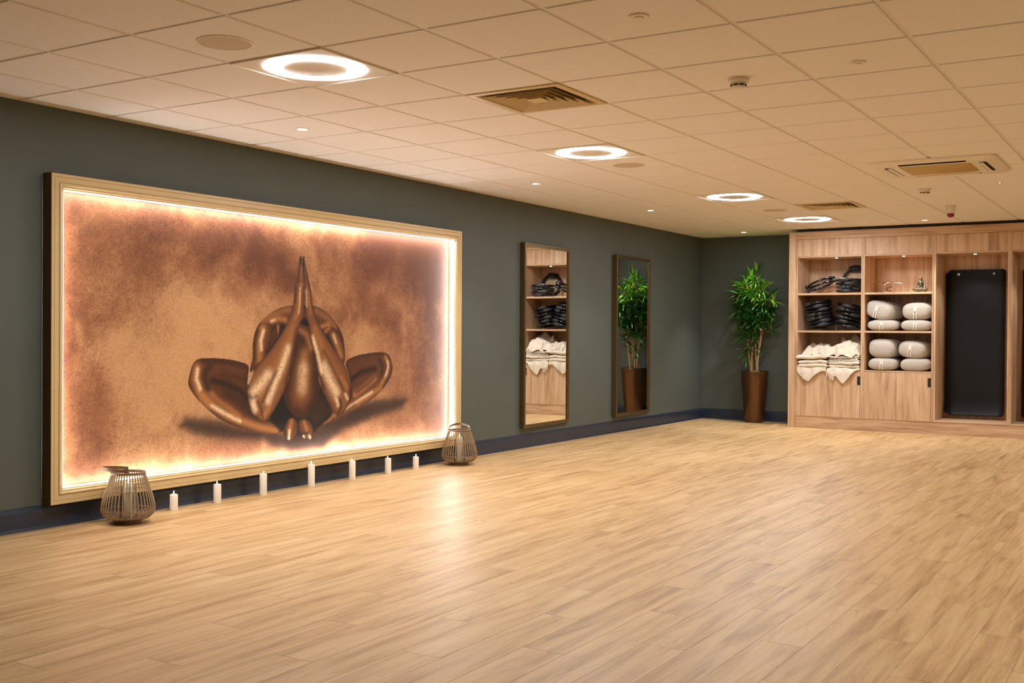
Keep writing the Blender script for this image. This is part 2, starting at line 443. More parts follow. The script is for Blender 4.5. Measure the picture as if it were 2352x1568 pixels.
# ================================================================== ceiling fittings
def ring_light(u, v, label):
    cx, cy = GX + (v + 0.5) * GP, GY + (u + 0.5) * GP
    t = thing('ring_light', label, 'ceiling light', (cx, cy, ZC), group='ring ceiling lights')
    if 'ring_panel' not in bpy.data.meshes:
        h = GP / 2 - 0.006
        pm = MB().box(-h, h, -h, h, -0.002, 0.02).mesh('ring_panel'); pm.materials.append(MAT['white'])
        n = 56
        MB_ = MB().lathe([(0.164, -0.004), (0.210, -0.0045), (0.257, -0.004)], n)
        MB_.f = [f for f in MB_.f if len(f) == 4]
        rm = MB_.mesh('ring_diffuser', 30); rm.materials.append(MAT['ring'])
        dm = MB().lathe([(0.0, -0.006), (0.155, -0.006), (0.160, -0.004), (0.160, -0.002)], n).mesh('ring_centre', 30); dm.materials.append(MAT['white'])
        em = MB().box(-h - 0.004, h + 0.004, -h - 0.004, -h, -0.0075, 0.01).box(-h - 0.004, h + 0.004, h, h + 0.004, -0.0075, 0.01)
        em.box(-h - 0.004, -h, -h, h, -0.0075, 0.01).box(h, h + 0.004, -h, h, -0.0075, 0.01)
        em = em.mesh('ring_edge'); em.materials.append(MAT['white'])
    for nm, mn in (('panel', 'ring_panel'), ('diffuser', 'ring_diffuser'), ('centre_disc', 'ring_centre'), ('edge_trim', 'ring_edge')):
        obj(nm, bpy.data.meshes[mn], None, t)
    return t
for (u, v), lab in {(-1, 0): 'largest and nearest glowing ring light, beside the round ceiling speaker', (4, 0): 'second glowing ring light, just beyond the square air diffuser',
                    (9, 0): 'third glowing ring light along the ceiling, third largest', (13, 0): 'farthest and smallest ring light, nearest the oak cabinets',
                    (-1, 8): 'unseen ring light of an added row, first', (4, 8): 'unseen ring light of an added row, second', (9, 8): 'unseen ring light of an added row, third', (13, 8): 'unseen ring light of an added row, by the cabinets'}.items():
    ring_light(u, v, lab)

def downlight(x, y, label, power=1.0, ang=95):
    t = thing('downlight', label, 'downlight', (x, y, ZC), group='small ceiling downlights')
    obj('trim_ring', MB().lathe([(0.030, 0.0), (0.030, -0.003), (0.036, -0.006), (0.044, -0.004), (0.046, 0.0)], 28), MAT['white'], t, 30)
    obj('lens', MB().lathe([(0.0, -0.0035), (0.029, -0.0035), (0.030, -0.0015)], 24), MAT['lens'], t)
    spot('downlight_beam', t, (0, 0, -0.02), DOWN_POWER * power, DOWN_COLOR, ang, 0.7, 0.03)
    return t
downlight(-4.98, 5.40, 'small downlight above the large backlit picture')
downlight(-4.98, 8.43, 'small downlight between the picture and the nearer wall mirror')
downlight(-4.98, 10.88, 'small downlight above the gap between the two wall mirrors')
downlight(-4.98, 13.80, 'small downlight right above the potted bamboo', 2.6, 75)
downlight(-2.62, 13.30, 'small downlight in front of the oak cabinets', 1.3)

def speaker(x, y, label):
    t = thing('ceiling_speaker', label, 'speaker', (x, y, ZC), group='round ceiling speakers')
    obj('grille', MB().lathe([(0, -0.006), (0.118, -0.006), (0.121, -0.004), (0.121, 0.0)], 40), MAT['speaker'], t, 30)
    obj('rim', MB().lathe([(0.121, 0), (0.121, -0.006), (0.128, -0.005), (0.131, 0)], 40), MAT['white'], t, 30)
speaker(-3.80, 3.60, 'large round speaker grille beside the nearest ring light')
speaker(-3.79, 7.85, 'round speaker grille behind the second ring light')
speaker(-3.80, 11.48, 'small faint round speaker grille beyond the third ring light')

def vent(u, v, label):
    cx, cy = GX + (v + 0.5) * GP, GY + (u + 0.5) * GP
    t = thing('air_diffuser', label, 'air vent', (cx, cy, ZC), group='square ceiling air diffusers')
    h = GP / 2 - 0.004
    obj('backing', MB().box(-h, h, -h, h, 0.026, 0.03), MAT['dark'], t)
    def sq(a, z): return [(-a, -a, z), (a, -a, z), (a, a, z), (-a, a, z)]
    def strip(mb, prof):
        vs = [p for a, z in prof for p in sq(a, z)]; k = len(prof)
        mb.add(vs, [(i * 4 + j, i * 4 + (j + 1) % 4, (i + 1) * 4 + (j + 1) % 4, (i + 1) * 4 + j) for i in range(k - 1) for j in range(4)])
    mb = MB(); strip(mb, [(h, 0.02), (h, -0.004), (0.258, -0.006), (0.252, 0.0), (0.246, 0.024)])
    obj('frame', mb, MAT['louvre'], t)
    for a in (0.205, 0.162, 0.119, 0.076):
        mb = MB(); strip(mb, [(a - 0.020, 0.025), (a + 0.014, -0.008), (a + 0.0165, -0.008), (a - 0.0175, 0.0265), (a - 0.020, 0.025)])
        obj('louvre', mb, MAT['louvre'], t)
    obj('centre_plate', MB().add(sq(0.052, -0.008) + sq(0.030, 0.02), [(3, 2, 1, 0), (0, 1, 5, 4), (1, 2, 6, 5), (2, 3, 7, 6), (3, 0, 4, 7), (4, 5, 6, 7)]), MAT['louvre'], t)
vent(1, 1, 'large square louvred air diffuser beside the nearest ring light')
vent(11, 1, 'small distant square air diffuser near the farthest ring light')

def detector(x, y, label):
    t = thing('smoke_detector', label, 'smoke detector', (x, y, ZC), group='smoke detectors')
    obj('base', MB().lathe([(0.055, 0), (0.055, -0.018), (0.050, -0.022), (0.0, -0.022)], 32), MAT['white'], t, 30)
    obj('head', MB().lathe([(0.042, -0.022), (0.041, -0.034), (0.036, -0.048), (0.028, -0.054), (0.0, -0.056)], 32), MAT['white'], t, 30)
    for k in range(8):
        a = k * math.pi / 4
        mb = MB().box(-0.012, 0.012, -0.002, 0.002, -0.042, -0.034)
        o = obj('slot', mb, MAT['black'], t); o.location = (0.0395 * math.cos(a), 0.0395 * math.sin(a), 0); o.rotation_euler = (0, 0, a + math.pi / 2)
detector(-2.01, 5.47, 'nearer white smoke detector with dark slots on the ceiling tiles')
detector(-2.06, 10.45, 'farther small smoke detector in front of the ceiling cassette')

def cover(x, y, r, label):
    t = thing('sensor_cover', label, 'ceiling sensor', (x, y, ZC), group='flat round ceiling covers')
    obj('plate', MB().lathe([(r, 0), (r, -0.004), (r * 0.9, -0.008), (r * 0.55, -0.009)], 32), MAT['white'], t, 30)
    obj('cap', MB().lathe([(r * 0.5, -0.008), (r * 0.48, -0.013), (0, -0.015)], 28), MAT['white'], t, 30)
cover(-1.976, 4.182, 0.044, 'round white cover plate at the top edge of the view')
cover(-1.389, 5.431, 0.040, 'faint round white cover plate beyond the nearer smoke detector')

t = thing('fire_beacon', 'white alarm sounder with a red domed lens on the ceiling', 'fire alarm', (-2.10, 11.94, ZC))
obj('mount', MB().lathe([(0.055, 0), (0.055, -0.012), (0.048, -0.016), (0.0, -0.016)], 28), MAT['white'], t, 30)
obj('body', MB().lathe([(0.046, -0.016), (0.044, -0.070), (0.040, -0.082), (0, -0.082)], 28), MAT['white'], t, 30)
obj('lens', MB().lathe([(0.034, -0.082), (0.036, -0.095), (0.030, -0.112), (0.014, -0.122), (0, -0.124)], 24), MAT['red'], t, 40)

t = thing('emergency_light', 'tiny flat round fitting with a green light point', 'emergency light', (-1.414, 10.31, ZC))
obj('plate', MB().lathe([(0.03, 0), (0.03, -0.003), (0.0, -0.004)], 24), MAT['white'], t, 30)
obj('indicator', MB().lathe([(0.006, -0.004), (0.004, -0.008), (0, -0.009)], 10), MAT['green'], t)

# air conditioning cassette
ax, ay = (AC[0] + AC[1]) / 2, (AC[2] + AC[3]) / 2
t = thing('air_conditioner', 'square ceiling cassette air conditioner with a beige intake grille', 'air conditioner', (ax, ay, ZC))
H = 0.465
def rsq(a, r, z, n=5):
    out = []
    for cx, cy, s in ((a - r, a - r, 0), (-a + r, a - r, 1), (-a + r, -a + r, 2), (a - r, -a + r, 3)):
        for k in range(n + 1):
            an = s * math.pi / 2 + k * math.pi / 2 / n; out.append((cx + r * math.cos(an), cy + r * math.sin(an), z))
    return out
lo = [rsq(H, 0.07, 0.0), rsq(H - 0.004, 0.068, -0.014), rsq(H - 0.025, 0.06, -0.026), rsq(0.262, 0.03, -0.028), rsq(0.256, 0.028, -0.018)]
k = len(lo[0]); mb = MB(); mb.add([p for l in lo for p in l], [(i * k + j, i * k + (j + 1) % k, (i + 1) * k + (j + 1) % k, (i + 1) * k + j) for i in range(len(lo) - 1) for j in range(k)])
obj('panel', mb, MAT['white'], t, 35)
gl = [rsq(0.256, 0.028, -0.020), rsq(0.235, 0.03, -0.030)]
mb = MB(); mb.add([p for l in gl for p in l], [(j, (j + 1) % k, k + (j + 1) % k, k + j) for j in range(k)] + [tuple(range(k, 2 * k))])
obj('intake_grille', mb, MAT['acgrille'], t, 35)
for q in range(4):
    s = obj('air_slot', MB().box(-0.245, 0.245, 0.318, 0.372, -0.0285, -0.02), MAT['dark'], t); s.rotation_euler = (0, 0, q * math.pi / 2)
    vn = obj('vane', MB().add([(-0.24, 0.322, -0.0295), (0.24, 0.322, -0.0295), (0.24, 0.352, -0.036), (-0.24, 0.352, -0.036), (-0.24, 0.322, -0.0275), (0.24, 0.322, -0.0275), (0.24, 0.352, -0.034), (-0.24, 0.352, -0.034)],
        [(0, 1, 2, 3), (7, 6, 5, 4), (0, 4, 5, 1), (1, 5, 6, 2), (2, 6, 7, 3), (3, 7, 4, 0)]), MAT['white'], t); vn.rotation_euler = (0, 0, q * math.pi / 2)

# ================================================================== the large backlit picture
FX = XW + 0.085                            # front of the frame
def rect_frame(Y0, Y1, Z0, Z1, prof):
    """prof: (inset, x) pairs swept round the rectangle"""
    vs = []
    for i, x in prof: vs += [(x, Y0 + i, Z0 + i), (x, Y1 - i, Z0 + i), (x, Y1 - i, Z1 - i), (x, Y0 + i, Z1 - i)]
    k = len(prof)
    return MB().add(vs, [(a * 4 + j, a * 4 + (j + 1) % 4, (a + 1) * 4 + (j + 1) % 4, (a + 1) * 4 + j) for a in range(k - 1) for j in range(4)])
PY0, PY1, PZ0, PZ1 = 4.060, 8.352, 0.142, 2.117
pic = thing('picture', 'huge framed picture of a bronze crouching figure lit round its edges', 'picture', (0, 0, 0))
b = FX
obj('frame', rect_frame(PY0, PY1, PZ0, PZ1, [(0.002, XW + 0.001), (0.002, b - 0.002), (0.0035, b), (0.019, b), (0.021, b - 0.004), (0.023, b - 0.004), (0.025, b - 0.001), (0.052, b - 0.001), (0.053, b - 0.006), (0.056, b - 0.006), (0.058, b), (0.066, b + 0.003),
    (0.072, b), (0.074, b - 0.005), (0.078, b - 0.004), (0.083, b - 0.004), (0.086, b - 0.008), (0.086, b - 0.020), (0.094, b - 0.020), (0.094, XW + 0.001)]), MAT['gold'], pic)
ed = rect_frame(PY0, PY1, PZ0, PZ1, [(0.0018, XW + 0.001), (0.0, XW + 0.001), (0.0, b - 0.003), (0.0018, b - 0.003), (0.0018, XW + 0.001)])
obj('shaded_frame_edge', ed, MAT['goldshade'], pic)  # thin strips carrying the painted shade of the outer sides
# light strips on the inner faces of the frame
I = 0.0935
sy0, sy1, sz0, sz1 = PY0 + I, PY1 - I, PZ0 + I, PZ1 - I
xa, xb, th = XW + 0.018, XW + 0.0645, 0.002
for q in range(4):
    mb = MB()
    if q == 0: mb.box(xa, xb, sy0 + th, sy1 - th, sz0, sz0 + th)
    if q == 1: mb.box(xa, xb, sy0 + th, sy1 - th, sz1 - th, sz1)
    if q == 2: mb.box(xa, xb, sy0, sy0 + th, sz0, sz1)
    if q == 3: mb.box(xa, xb, sy1 - th, sy1, sz0, sz1)
    obj('light_strip', mb, MAT['led'], pic)

FIG_P = {
    'legL': [(-255,940),(-360,967),(-475,986),(-612,995),(-721,995),(-774,975),(-801,930),(-821,866),(-829,821),(-809,784),(-755,718),(-683,663),(-585,588),(-472,529),(-331,481),(-172,445),(-7,423),(85,421),(120,464),(77,527),(-49,525),(-172,572),(-253,655),(-280,772),(-268,868)],
    'legR': [(799,944),(923,986),(1077,1005),(1217,1012),(1333,1008),(1388,978),(1417,910),(1426,858),(1390,785),(1291,698),(1167,625),(1012,577),(860,531),(713,497),(586,463),(462,424),(423,474),(617,545),(777,601),(859,650),(875,758),(841,857)],
    'torso': [(-222,984),(-226,1081),(-210,1158),(-176,1227),(-95,1291),(15,1348),(129,1377),(230,1385),(424,1385),(517,1364),(595,1323),(675,1266),(740,1203),(781,1138),(798,1052),(799,955),(743,903),(615,821),(-65,842),(-175,944)],
    'armL': [(-222,974),(-226,1081),(-203,1178),(-149,1237),(-68,1247),(2,1218),(37,1179),(17,1119),(-52,1040),(-107,982),(-175,924),(-241,867),(-255,907)],
    'foreL': [(275,1766),(260,1741),(254,1679),(246,1608),(222,1545),(205,1464),(198,1382),(179,1331),(144,1265),(101,1199),(17,1109),(-66,1020),(-175,944),(-254,868),(-283,801),(-273,723),(-253,635),(-226,585),(-172,543),(-104,514),(-70,526),(-8,582),(76,688),(147,805),(182,906),(203,1017),(232,1139),(261,1231),(290,1262),(312,1303),(322,1406),(315,1518),(302,1600),(309,1693),(291,1758)],
    'foreR': [(309,1766),(297,1753),(305,1672),(310,1590),(321,1519),(326,1416),(331,1313),(342,1283),(372,1242),(396,1149),(435,1035),(458,930),(490,825),(537,729),(600,642),(649,565),(697,511),(737,506),(819,550),(860,618),(870,726),(850,824),(800,912),(726,989),(629,1085),(549,1170),(487,1243),(456,1289),(425,1346),(409,1418),(401,1491),(378,1552),(347,1643),(328,1704),(319,1760)],
    'armR': [(534,1201),(612,1231),(692,1202),(757,1149),(793,1074),(804,977),(791,923),(742,945),(693,1010),(629,1085),(573,1149)],
    'head': [(261,1220),(232,1118),(211,1017),(189,916),(161,825),(111,756),(93,717),(105,656),(148,593),(207,539),(280,509),(355,514),(415,557),(476,627),(506,709),(498,783),(466,878),(443,982),(403,1118),(373,1211),(313,1200)],
    'gapL': [(-84,527),(76,698),(161,815),(236,527),(120,489),(21,491)],
    'gapR': [(498,720),(593,621),(657,548),(523,477),(439,447),(362,519)],
    'under': [(-63,526),(76,688),(161,835),(474,825),(601,631),(681,520),(462,414),(401,371),(106,404)],
    'notch': [(287,1261),(322,1298),(357,1278),(377,1229),(350,1216),(312,1233),(275,1236)],
    'footL': [(163,532),(251,511),(259,423),(215,360),(164,354),(114,378),(92,425),(127,483)],
    'footR': [(258,510),(370,508),(431,437),(424,354),(379,344),(311,363),(266,423)],
    'shade': [(-848,586),(-695,567),(-535,547),(-318,470),(92,415),(462,440),(778,514),(1080,596),(1475,610),(1626,597),(1550,531),(1186,478),(812,404),(634,332),(540,271),(238,282),(22,321),(-117,392),(-446,423),(-754,475),(-894,539)],
}
FIG_S = {
    'legs': [
        ('D',30,0.85,[(-605,836),(-474,808),(-346,755),(-280,695)]),
        ('d',53,0.7,[(-474,751),(-332,668),(-253,596),(-118,539)]),
        ('d',26,0.8,[(-630,935),(-678,899),(-672,825),(-653,778)]),
        ('h',35,0.85,[(-750,928),(-765,856),(-726,762),(-647,685)]),
        ('H',15,0.8,[(-744,919),(-753,855),(-720,780)]),
        ('h',30,0.9,[(-695,724),(-585,649),(-460,585),(-318,533),(-172,484),(21,441)]),
        ('H',14,0.8,[(-616,660),(-473,590),(-344,535)]),
        ('h',21,0.6,[(-617,748),(-548,689),(-448,636),(-357,574)]),
        ('d',16,0.5,[(-697,973),(-513,965),(-281,917)]),
        ('d',35,0.5,[(-512,876),(-385,853),(-281,830)]),
        ('D',26,0.85,[(875,791),(1009,852),(1183,875)]),
        ('d',21,0.8,[(1244,947),(1289,890),(1281,817)]),
        ('h',19,0.9,[(1325,968),(1371,911),(1353,831),(1273,744)]),
        ('H',9,0.8,[(1352,934),(1362,877),(1326,810)]),
        ('h',26,0.9,[(1183,792),(1045,719),(926,669)]),
        ('d',14,0.7,[(943,685),(1079,740),(1183,803)]),
        ('h',30,0.8,[(1255,710),(1080,640),(893,573),(713,518),(555,465)]),
        ('H',12,0.7,[(1149,681),(960,613),(811,556)]),
        ('d',19,0.6,[(927,582),(778,520),(649,480)]),
        ('D',23,0.6,[(842,749),(876,671),(827,598)]),
    ],
    'torso': [
        ('h',35,0.6,[(-122,1266),(15,1318),(158,1351)]),
        ('h',30,0.5,[(455,1347),(580,1297),(676,1223)]),
        ('D',58,0.9,[(79,1239),(66,1159),(3,1079),(-52,1030)]),
        ('D',47,0.9,[(518,1191),(597,1117),(661,1032)]),
        ('h',23,0.9,[(-40,1258),(44,1279),(115,1270)]),
        ('H',9,0.8,[(-33,1260),(2,1270)]),
        ('h',19,0.9,[(518,1222),(596,1239),(628,1202)]),
        ('d',14,0.8,[(2,1228),(16,1179)]),
        ('h',14,0.7,[(37,1219),(33,1179),(17,1149)]),
    ],
    'armL': [
        ('h',40,0.8,[(-122,1208),(-155,1119),(-162,1041),(-155,982)]),
        ('H',15,0.8,[(-115,1188),(-142,1110),(-135,1051)]),
        ('d',21,0.7,[(-202,983),(-202,1090),(-176,1178)]),
        ('d',19,0.6,[(-26,1198),(-32,1119),(-87,1030)]),
    ],
    'armR': [
        ('h',30,0.8,[(660,1149),(709,1074),(750,988)]),
        ('H',11,0.7,[(660,1160),(693,1096)]),
        ('D',16,0.7,[(597,1149),(645,1075),(693,1010)]),
        ('h',16,0.7,[(549,1180),(612,1212)]),
    ],
    'head': [
        ('d',58,0.7,[(306,1118),(277,1036)]),
        ('h',47,0.7,[(321,1005),(314,933)]),
        ('H',47,0.8,[(315,892),(308,810),(301,749)]),
        ('h',70,0.5,[(308,831),(294,708)]),
        ('d',47,0.7,[(459,826),(460,690),(400,589)]),
        ('d',35,0.6,[(147,775),(126,705),(163,613)]),
        ('d',35,0.6,[(236,578),(310,543),(385,580)]),
        ('h',26,0.6,[(275,1200),(350,1159),(396,1056)]),
    ],
    'foreL': [
        ('h',53,0.55,[(202,1200),(116,1038),(4,890),(-119,746)]),
        ('H',30,0.85,[(145,1058),(75,908),(5,790),(-64,664)]),
        ('H',40,0.8,[(-65,862),(-160,777),(-214,730)]),
        ('d',16,0.6,[(18,880),(-64,763),(-119,667)]),
        ('d',16,0.7,[(-253,713),(-213,691),(-187,710)]),
        ('H',28,0.9,[(-213,662),(-199,613)]),
        ('h',23,0.7,[(-63,605),(-118,549)]),
        ('D',14,0.6,[(-173,670),(-132,599),(-118,539)]),
        ('d',19,0.6,[(231,1200),(210,1078),(182,936),(118,796)]),
        ('d',16,0.5,[(-175,934),(-254,848),(-267,771)]),
        ('H',12,0.6,[(-228,886),(-267,810)]),
    ],
    'foreR': [
        ('h',35,0.6,[(441,1201),(519,1076),(614,948),(711,818)]),
        ('H',19,0.9,[(419,1139),(473,1013),(520,866)]),
        ('H',44,0.8,[(551,907),(631,778),(696,701)]),
        ('d',19,0.6,[(550,1033),(678,861),(777,719)]),
        ('d',16,0.6,[(435,1014),(482,867),(553,739)]),
        ('H',16,0.8,[(696,647),(721,593)]),
        ('H',14,0.7,[(810,674),(835,641)]),
        ('D',16,0.7,[(745,634),(761,580),(721,529)]),
        ('h',19,0.6,[(759,816),(826,728)]),
    ],
    'hands': [
        ('h',16,0.7,[(288,1548),(259,1424),(245,1322),(223,1281)]),
        ('H',7,0.7,[(273,1517),(271,1394),(260,1322)]),
        ('d',9,0.7,[(279,1742),(272,1650),(258,1557)]),
        ('d',9,0.6,[(229,1515),(223,1403)]),
        ('D',7,0.9,[(309,1703),(314,1570),(324,1426),(328,1303)]),
        ('h',14,0.6,[(355,1520),(371,1417),(394,1325)]),
        ('d',9,0.6,[(324,1724),(347,1612),(378,1510)]),
        ('H',7,0.6,[(340,1499),(349,1376)]),
        ('D',9,0.6,[(272,1762),(275,1721)]),
        ('D',9,0.6,[(312,1759),(313,1713)]),
        ('h',12,0.5,[(287,1671),(282,1589)]),
    ],
    'feet': [
        ('h',23,0.7,[(185,500),(164,430)]),
        ('H',12,0.8,[(164,430),(157,370)]),
        ('d',12,0.8,[(121,433),(121,393)]),
        ('h',21,0.7,[(325,480),(356,427)]),
        ('H',9,0.8,[(318,378),(326,367)]),
        ('H',11,0.8,[(383,373),(394,356)]),
        ('D',9,0.8,[(255,505),(260,423)]),
        ('D',12,0.7,[(281,401),(356,396)]),
    ],
}


def paint_canvas():
    """the print on the canvas: a mottled copper ground and a bronze figure, as a colour per point of a fine grid"""
    step = 0.0058
    ys = np.arange(sy0 - 0.004, sy1 + 0.004, step) - 6.0; zs = np.arange(sz0 - 0.004, sz1 + 0.004, step)
    Yg, Zg = np.meshgrid(ys, zs); A = Yg * 1000; B = Zg * 1000
    rng = np.random.RandomState(5)
    def vnoise(cell, aspect=1.0, A=A, B=B):
        nx = int((A.max() - A.min()) / cell) + 4; nz = int((B.max() - B.min()) / (cell * aspect)) + 4
        g = rng.rand(nz, nx); fx = (A - A.min()) / cell; fz = (B - B.min()) / (cell * aspect)
        ix, iz = fx.astype(int), fz.astype(int); tx, tz = fx - ix, fz - iz
        tx = tx * tx * (3 - 2 * tx); tz = tz * tz * (3 - 2 * tz)
        return (g[iz, ix] * (1 - tx) + g[iz, ix + 1] * tx) * (1 - tz) + (g[iz + 1, ix] * (1 - tx) + g[iz + 1, ix + 1] * tx) * tz
    def lin(c): c = np.array(c) / 255.0; return np.where(c <= 0.04045, c / 12.92, ((c + 0.055) / 1.055) ** 2.4)
    wa = A + 420 * (vnoise(420) - 0.5) + 130 * (vnoise(120) - 0.5); wb = B + 420 * (vnoise(420) - 0.5) + 130 * (vnoise(120) - 0.5)
    f = 0.30 * vnoise(640, 1.3, wa, wb) + 0.32 * vnoise(300, 1.5, wa, wb) + 0.20 * vnoise(130, 1.4, wa, wb) + 0.09 * vnoise(60) + 0.05 * vnoise(25)
    # bright field left of the figure, darker along the top and to the right
    glow = np.exp(-(((A + 780) / 520) ** 2 + ((B - 1150) / 520) ** 2)) * 0.30 + np.exp(-(((A - 1000) / 500) ** 2 + ((B - 1050) / 300) ** 2)) * 0.12
    f = f + glow - 0.22 * np.clip((B - 1400) / 400, 0, 1) - 0.15 * np.clip((A - 800) / 1200, 0, 1) - 0.12 * np.clip((-A - 1350) / 400, 0, 1) - 0.10 * np.clip((450 - B) / 300, 0, 1)
    f = f + 0.16 * (rng.rand(*A.shape) - 0.5) + 0.08 * (vnoise(14) - 0.5)
    f = np.clip((f - 0.20) / 0.52, 0, 1)[..., None]
    c0, c1, c2 = lin((112, 66, 43)), lin((158, 104, 68)), lin((204, 154, 106))
    img = np.where(f < 0.5, c0 + (c1 - c0) * f * 2, c1 + (c2 - c1) * (f * 2 - 1))
    def inside_dist(poly):
        x0, x1 = min(p[0] for p in poly), max(p[0] for p in poly); y0, y1 = min(p[1] for p in poly), max(p[1] for p in poly)
        pad = 140
        sl = (slice(max(0, int((y0 - pad - B.min()) / 1000 / step)), int((y1 + pad - B.min()) / 1000 / step) + 1), slice(max(0, int((x0 - pad - A.min()) / 1000 / step)), int((x1 + pad - A.min()) / 1000 / step) + 1))
        a, bb = A[sl], B[sl]; ins = np.zeros(a.shape, bool); d = np.full(a.shape, 1e9)
        n = len(poly)
        for i in range(n):
            (ax_, ay_), (bx_, by_) = poly[i], poly[(i + 1) % n]
            cond = (ay_ > bb) != (by_ > bb)
            with np.errstate(divide='ignore', invalid='ignore'):
                xi = (bx_ - ax_) * (bb - ay_) / ((by_ - ay_) if by_ != ay_ else 1e-9) + ax_
            ins ^= cond & (a < xi)
            dx, dy = bx_ - ax_, by_ - ay_; L = max(dx * dx + dy * dy, 1e-9)
            tt = np.clip(((a - ax_) * dx + (bb - ay_) * dy) / L, 0, 1)
            d = np.minimum(d, np.hypot(a - ax_ - tt * dx, bb - ay_ - tt * dy))
        return sl, np.where(ins, d, -d)
    def smooth_poly(poly):                  # one round of corner cutting
        for _ in range(2):
            out = []
            for i in range(len(poly)):
                p, q = poly[i], poly[(i + 1) % len(poly)]
                out += [(0.75 * p[0] + 0.25 * q[0], 0.75 * p[1] + 0.25 * q[1]), (0.25 * p[0] + 0.75 * q[0], 0.25 * p[1] + 0.75 * q[1])]
            poly = out
        return poly
    DARK, MID, TONE = lin((26, 14, 7)), lin((96, 54, 25)), {'H': lin((244, 208, 164)), 'h': lin((178, 118, 64)), 'd': lin((48, 25, 12)), 'D': lin((20, 11, 7))}
    def fill(key, base=MID, edge=DARK, wdt=46.0, soft=4.0, alpha=1.0):
        sl, d = inside_dist(smooth_poly(FIG_P[key]))
        al = np.clip(d / soft + 0.5, 0, 1) * alpha
        s = np.clip(d / wdt, 0, 1); s = np.sqrt(1 - (1 - s) ** 2)[..., None]
        img[sl] = img[sl] * (1 - al[..., None]) + (edge + (base - edge) * s) * al[..., None]
        return sl, d
    spk = 0.6 * rng.rand(*A.shape) + 0.4 * vnoise(12)
    def strokes(group, keys):
        msk = np.zeros(A.shape)
        for k_ in keys:
            sl, d = inside_dist(smooth_poly(FIG_P[k_])); msk[sl] = np.maximum(msk[sl], np.clip(d / 4 + 0.5, 0, 1))
        for tone, wd, al, pts in FIG_S[group]:
            wd = wd * 1.15
            xs_, ys_ = [p[0] for p in pts], [p[1] for p in pts]; pad = wd * 3
            sl = (slice(max(0, int((min(ys_) - pad - B.min()) / 1000 / step)), int((max(ys_) + pad - B.min()) / 1000 / step) + 1), slice(max(0, int((min(xs_) - pad - A.min()) / 1000 / step)), int((max(xs_) + pad - A.min()) / 1000 / step) + 1))
            a, bb = A[sl], B[sl]; d = np.full(a.shape, 1e9)
            for (ax_, ay_), (bx_, by_) in zip(pts[:-1], pts[1:]):
                dx, dy = bx_ - ax_, by_ - ay_; L = max(dx * dx + dy * dy, 1e-9)
                tt = np.clip(((a - ax_) * dx + (bb - ay_) * dy) / L, 0, 1)
                d = np.minimum(d, np.hypot(a - ax_ - tt * dx, bb - ay_ - tt * dy))
            m_ = (np.exp(-(d / wd) ** 2 * 1.3) * al * msk[sl] * (np.clip(0.25 + 1.7 * spk[sl], 0, 1.4) if tone == 'H' else 1.0)); m_ = np.clip(m_, 0, 1)[..., None]
            img[sl] = img[sl] * (1 - m_) + TONE[tone] * m_
    # soft ground shadow of the printed figure
    sl, d = inside_dist(FIG_P['shade']); al = (1 / (1 + np.exp(-(d + 12) / 13.0)) * 0.92)[..., None]
    img[sl] = img[sl] * (1 - al) + lin((40, 24, 17)) * al
    fill('legL', wdt=85); fill('legR', wdt=75); strokes('legs', ['legL', 'legR'])
    fill('torso', wdt=90); strokes('torso', ['torso'])
    fill('under', lin((34, 20, 12)), TONE['D'], soft=26); fill('gapL', TONE['D'], TONE['D'], soft=24); fill('gapR', lin((52, 30, 17)), TONE['D'], soft=30)
    fill('footL', wdt=30); fill('footR', wdt=30); strokes('feet', ['footL', 'footR'])
    fill('armL', wdt=60); strokes('armL', ['armL']); fill('armR', wdt=50); strokes('armR', ['armR'])
    fill('head', wdt=105); strokes('head', ['head'])
    fill('foreL', lin((138, 86, 47)), wdt=62); strokes('foreL', ['foreL'])
    fill('foreR', lin((132, 80, 43)), wdt=58); strokes('foreR', ['foreR'])
    strokes('hands', ['foreL', 'foreR'])
    fill('notch', TONE['D'], TONE['D'], soft=6)
    img *= 0.9 * (1 + 0.26 * (rng.rand(*A.shape)[..., None] - 0.5))
    n, m_ = A.shape
    co = np.empty((n * m_, 3), np.float32); co[:, 0] = XW + 0.006; co[:, 1] = (Yg + 6.0).ravel(); co[:, 2] = Zg.ravel()
    idx = np.arange(n * m_).reshape(n, m_)
    q = np.stack([idx[:-1, :-1], idx[:-1, 1:], idx[1:, 1:], idx[1:, :-1]], -1).reshape(-1, 4).astype(np.int32)
    me = bpy.data.meshes.new('canvas'); me.vertices.add(n * m_); me.vertices.foreach_set('co', co.ravel())
    me.loops.add(q.size); me.loops.foreach_set('vertex_index', q.ravel())
    me.polygons.add(len(q)); me.polygons.foreach_set('loop_start', np.arange(0, q.size, 4, dtype=np.int32)); me.polygons.foreach_set('loop_total', np.full(len(q), 4, np.int32))
    me.update(calc_edges=True)
    ca = me.color_attributes.new('print', 'FLOAT_COLOR', 'POINT')
    ca.data.foreach_set('color', np.concatenate([np.clip(img, 0, 1).reshape(-1, 3), np.ones((n * m_, 1))], 1).astype(np.float32).ravel())
    m, nt, bs = new_mat('canvas_print')
    at = nd(nt, 'ShaderNodeAttribute', attribute_name='print').outputs[0]
    pos = nd(nt, 'ShaderNodeNewGeometry').outputs['Position']
    nz = nd(nt, 'ShaderNodeTexNoise', {'Vector': pos, 'Scale': 170.0, 'Detail': 3.0}).outputs[0]
    c = mixc(nt, 1.0, at, ramp(nt, nz, [(0.35, (0.80, 0.79, 0.78, 1)), (0.65, (1.12, 1.12, 1.12, 1))]), 'MULTIPLY')
    nt.links.new(c, bs.inputs['Base Color']); bs.inputs['Roughness'].default_value = 0.6; bs.inputs['Specular IOR Level'].default_value = 0.3
    me.materials.append(m)
    obj('canvas', me, None, pic)
paint_canvas()
